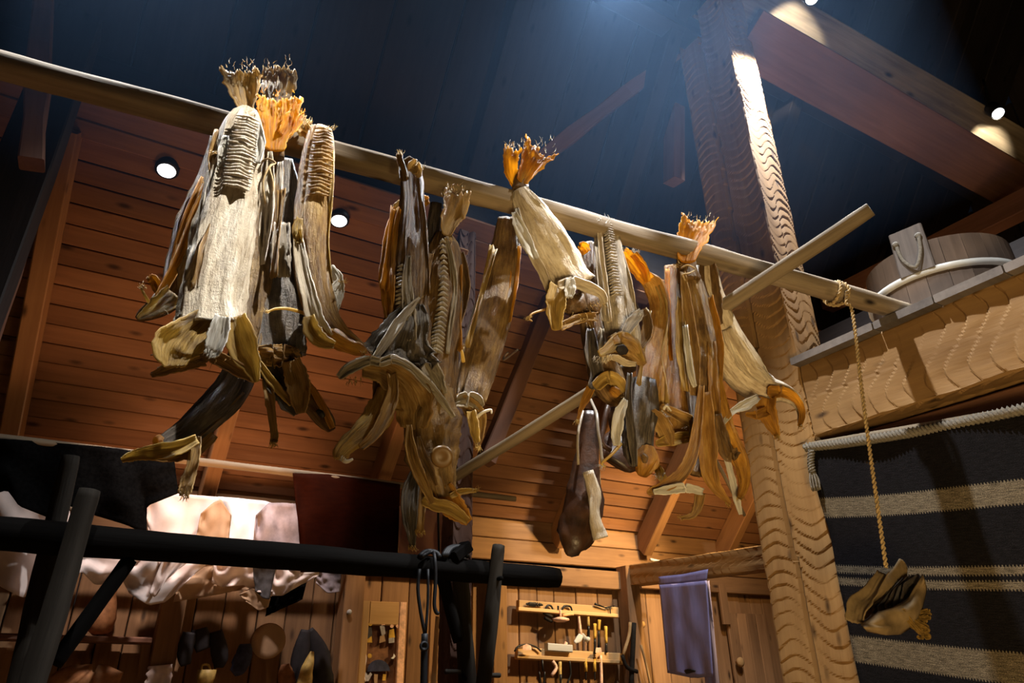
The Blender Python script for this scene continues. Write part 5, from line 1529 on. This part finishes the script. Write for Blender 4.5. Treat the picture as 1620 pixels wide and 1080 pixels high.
felt('felt_dome', [(581, 1062)] + [(599 + 18 * math.cos(math.pi * (1 - k / 10)), 1061 - 18 * math.sin(math.pi * k / 10)) for k in range(11)], M['felt_blue'], 0.0)
felt('felt_hand', [(575, 1066), (579, 1063), (582, 1068), (586, 1063), (589, 1066), (583, 1077), (579, 1077)], M['greyfelt'], 0.0)
felt('felt_head', [(592, 1066), (598, 1066), (597, 1080), (592, 1080)], M['hidetan'], 0.0)
felt('felt_head', [(606, 1066), (611, 1066), (610, 1076), (605, 1076)], M['ochre'], 0.0)
tube('side_ribbon', [P(577 + 2 * math.sin(k * 1.6), 982 + k * 12, .0) for k in range(9)], .005, M['hidecream'], fr)

# ---------------------------------------------------------------- tool racks
TY = 4.47


def T(px, py, d=0.0):
    return atY(px, py, TY - d)


def tool(name, label, cat='tool'):
    return empty(name, T(*TP), label, cat, 'tools on the wall rails')


def bar(name, a, b, r, m_, parent, d=.05, r1=None):
    return tube(name, [T(a[0], a[1], d), T((a[0] + b[0]) / 2, (a[1] + b[1]) / 2, d), T(b[0], b[1], d)], r, m_, parent, 8, r1 if r1 else r, 2)


for (a, b, lab) in (((819, 958), (976, 969), 'upper pale wooden tool rail'), ((817, 1033), (984, 1042), 'lower pale wooden tool rail')):
    e = empty('tool_rail', T(*a), lab + ' on the golden plank wall', 'rail')
    plank('rail_board', T(a[0], a[1], .02), T(b[0], b[1], .02), .075, .045, M['pale'], e, up=(0, -1, 0), ch=.004)
    plank('rail_lip', T(a[0], a[1] + 5, .055), T(b[0], b[1] + 5, .055), .025, .03, M['pale'], e, up=(0, -1, 0), ch=.004)
TP = (845, 956)
e = tool('spoke_shave', 'dark oval blade at the left end of the upper tool rail')
blob('blade', [(832, 955, 2), (838, 955, 6), (846, 956, 7), (854, 956, 5), (859, 957, 2)], TY - .06, M['iron'], e, .3, 70)
TP = (868, 960)
e = tool('draw_hook', 'dark arched hook second from the left on the upper tool rail')
tube('hook_arc', [T(863, 966, .06), T(865, 959, .06), T(869, 957, .06), T(873, 960, .06), T(875, 966, .06)], .007, M['iron'], e)
TP = (897, 960)
e = tool('draw_hook', 'wider dark arched hook above the pale roller')
tube('hook_arc', [T(889, 966, .06), T(892, 959, .06), T(898, 958, .06), T(903, 960, .06), T(905, 967, .06)], .007, M['iron'], e)
bar('roller', (890, 973), (907, 971), .010, M['pale'], e, .07)
TP = (886, 975)
e = tool('stamp_tool', 'pinkish flat-bottomed stamp hanging under the upper tool rail')
bar('handle', (883, 958), (883, 964), .007, M['iron'], e, .07)
bar('handle', (886, 964), (887, 976), .008, M['pinkwood'], e, .07)
lathe('stamp_head', [(.02, .01), (.058, 0), (.062, -.012), (.03, -.024)], T(887, 978, .07), M['pinkwood'], e, 18)
TP = (866, 972)
e = tool('wood_clamp', 'dark slanted wooden clamp left of the pinkish stamp')
bar('jaw', (860, 969), (873, 975), .011, M['barkgrey'], e, .05)
bar('jaw', (862, 977), (873, 983), .011, M['barkgrey'], e, .05)
TP = (916, 990)
e = tool('pale_ladle', 'pale forked wooden ladle below the upper tool rail')
bar('handle', (915, 970), (919, 1005), .009, M['pinkwood'], e, .05, .013)
blob('fork', [(919, 1004, 8), (915, 1011, 10), (909, 1016, 4)], TY - .06, M['hoop'], e, .5, 71)
blob('fork', [(920, 1004, 8), (926, 1010, 7), (931, 1014, 5)], TY - .06, M['hoop'], e, .5, 72)
lathe('fork_tip', [(.004, -.015), (.02, -.01), (.022, .01), (.008, .018)], T(929, 1011, .06), M['hoop'], e, 12)
TP = (930, 985)
e = tool('file', 'file with a pale handle right of the forked ladle')
bar('handle', (930, 970), (931, 990), .011, M['horn'], e)
bar('shaft', (931, 990), (932, 1012), .010, M['iron'], e, .05, .006)
for k, (xa, ya, xb, yb, ye, lab) in enumerate(((941, 986, 941, 1010, 1034, 'left yellow-handled chisel in the lower tool rail'), (948, 980, 947, 997, 1025, 'short middle yellow-handled chisel in the lower tool rail'), (958, 990, 959, 1017, 1032, 'right thick yellow-handled chisel in the lower tool rail'))):
    TP = (xa, ya)
    e = tool('chisel', lab)
    bar('handle', (xa, ya), (xb, yb), .013, M['ochre'], e, .05, .011)
    bar('blade', (xb, yb), (xb, ye), .008, M['iron'], e, .05, .010)
TP = (955, 960)
e = tool('compass', 'dark iron compass at the right end of the upper tool rail')
bar('leg', (941, 955), (958, 961), .009, M['iron'], e, .06, .004)
bar('leg', (958, 961), (972, 958), .006, M['iron'], e, .06, .004)
bar('leg', (965, 960), (966, 976), .005, M['iron'], e, .06)
TP = (832, 1024)
e = tool('frame_saw', 'small bow saw with a pinkish block left on the lower tool rail')
tube('bow', [T(814, 1030, .06), T(820, 1022, .06), T(834, 1019, .06), T(848, 1023, .06), T(856, 1030, .06)], .006, M['iron'], e)
felt('block', [(827, 1028), (827, 1021), (833, 1018), (840, 1021), (841, 1028)], M['pinkwood'], .08, e)
TP = (884, 1024)
e = tool('wood_plane', 'long pale wooden plane lying on the lower tool rail')
plank('plane_body', T(864, 1023, .06), T(903, 1026, .06), .05, .05, M['hoop'], e, up=(0, -1, 0))
bar('plane_handle', (893, 1022), (896, 1016), .012, M['pinkwood'], e, .06)
TP = (946, 1027)
e = tool('mallet_head', 'small pinkish wooden block right on the lower tool rail')
felt('block', [(942, 1032), (943, 1024), (951, 1024), (952, 1032)], M['pinkwood'], .08, e)
for k, (pts, mh, lab, nm) in enumerate((
        ([(858, 1042), (859, 1062)], 'iron', 'dark pliers leftmost under the lower tool rail', 'pliers'),
        ([(874, 1045), (880, 1056), (873, 1068)], 'pinkwood', 'curved pinkish scraper under the lower tool rail', 'scraper'),
        ([(886, 1046), (886, 1066), (887, 1085)], 'horn', 'tan straight knife under the lower tool rail', 'knife'),
        ([(901, 1044), (903, 1066), (898, 1080), (903, 1084)], 'iron', 'thin iron hook under the lower tool rail', 'iron_hook'),
        ([(926, 1042), (927, 1062)], 'ochre', 'left yellow-handled awl under the lower tool rail', 'awl'),
        ([(940, 1042), (941, 1062)], 'ochre', 'right yellow-handled awl under the lower tool rail', 'awl'),
        ([(950, 1036), (951, 1060), (952, 1100)], 'pinkwood', 'long orange-pink handle under the right of the lower tool rail', 'long_handle'))):
    TP = pts[0]
    e = tool(nm, lab)
    tube('handle', [T(x_, y_, .06) for x_, y_ in pts], .012 if mh != 'iron' else .007, M[mh], e, 8, None, 3)
    if mh == 'ochre':
        bar('blade', (pts[-1][0], pts[-1][1]), (pts[-1][0], pts[-1][1] + 14), .005, M['iron'], e, .06)
    if nm == 'knife':
        bar('blade', (887, 1066), (888, 1100), .009, M['iron'], e, .07, .003)
    if nm == 'pliers':
        bar('handle', (853, 1062), (856, 1085), .006, M['iron'], e, .06)
        bar('handle', (862, 1062), (860, 1085), .006, M['iron'], e, .06)

br_ = empty('branch_bundle', atY(1000, 1000, 4.3), 'bundle of bent sticks leaning on the post between the two wall bays', 'sticks')
tube('bent_stick', [atY(997, 984, 4.28), atY(995, 1005, 4.28), atY(986, 1035, 4.28)], .012, M['pale'], br_)
tube('bent_stick', [atY(1003, 985, 4.3), atY(1001, 1030, 4.3), atY(998, 1095, 4.3)], .018, M['barkgrey'], br_)
tube('bent_stick', [atY(984, 1036, 4.28), atY(992, 1055, 4.28), atY(1008, 1062, 4.28)], .014, M['barkgrey'], br_)
tube('bent_stick', [atY(1014, 1020, 4.3), atY(1022, 1050, 4.3), atY(1032, 1095, 4.3)], .009, M['pale'], br_)
pg = lathe('wall_peg', [(.01, -.03), (.022, 0), (.026, .02), (.012, .026)], atY(1015, 988, 4.42), M['pale'], None, 6, (-.3, -1, .1))
tag(pg, 'small pale square-headed wall peg right of the post', 'peg')
o = tube('white_bar', [atY(1029, 885, 4.2), atY(1038, 887, 4.2), atY(1047, 889, 4.2)], .012, M['hoop'], None)  # plain small white bar, its nature left open
tag(o, 'small white bar lying over the far end of the short beam', 'peg')
lathe('peg', [(.006, -.03), (.014, 0), (.016, .01), (.006, .018)], atY(552, 968, 4.36), M['hoop'], wall, 10, (0, -1, 0))

# ---------------------------------------------------------------- thin blue haze volume, also put in for the lamp glare under the ridge
hm = bpy.data.materials.new('glare_haze'); hm.use_nodes = True
nt = hm.node_tree
nt.nodes.remove(nt.nodes['Principled BSDF'])
vsn = nt.nodes.new('ShaderNodeVolumeScatter')
vsn.inputs['Color'].default_value = (.30, .56, 1, 1)
vsn.inputs['Density'].default_value = .015
vsn.inputs['Anisotropy'].default_value = .25
nt.links.new(vsn.outputs[0], nt.nodes['Material Output'].inputs['Volume'])
hv = [(x, y, z) for x in (-.6, 2.45) for y in (.75, 3.05) for z in (3.12, 6.2)]
hz = mk('haze', hv, [(0, 1, 3, 2), (4, 6, 7, 5), (0, 4, 5, 1), (2, 3, 7, 6), (0, 2, 6, 4), (1, 5, 7, 3)], hm, None, smooth=False)
hz['kind'] = 'stuff'
hz['label'] = 'thin blue haze volume also standing in for the lamp glare under the roof'
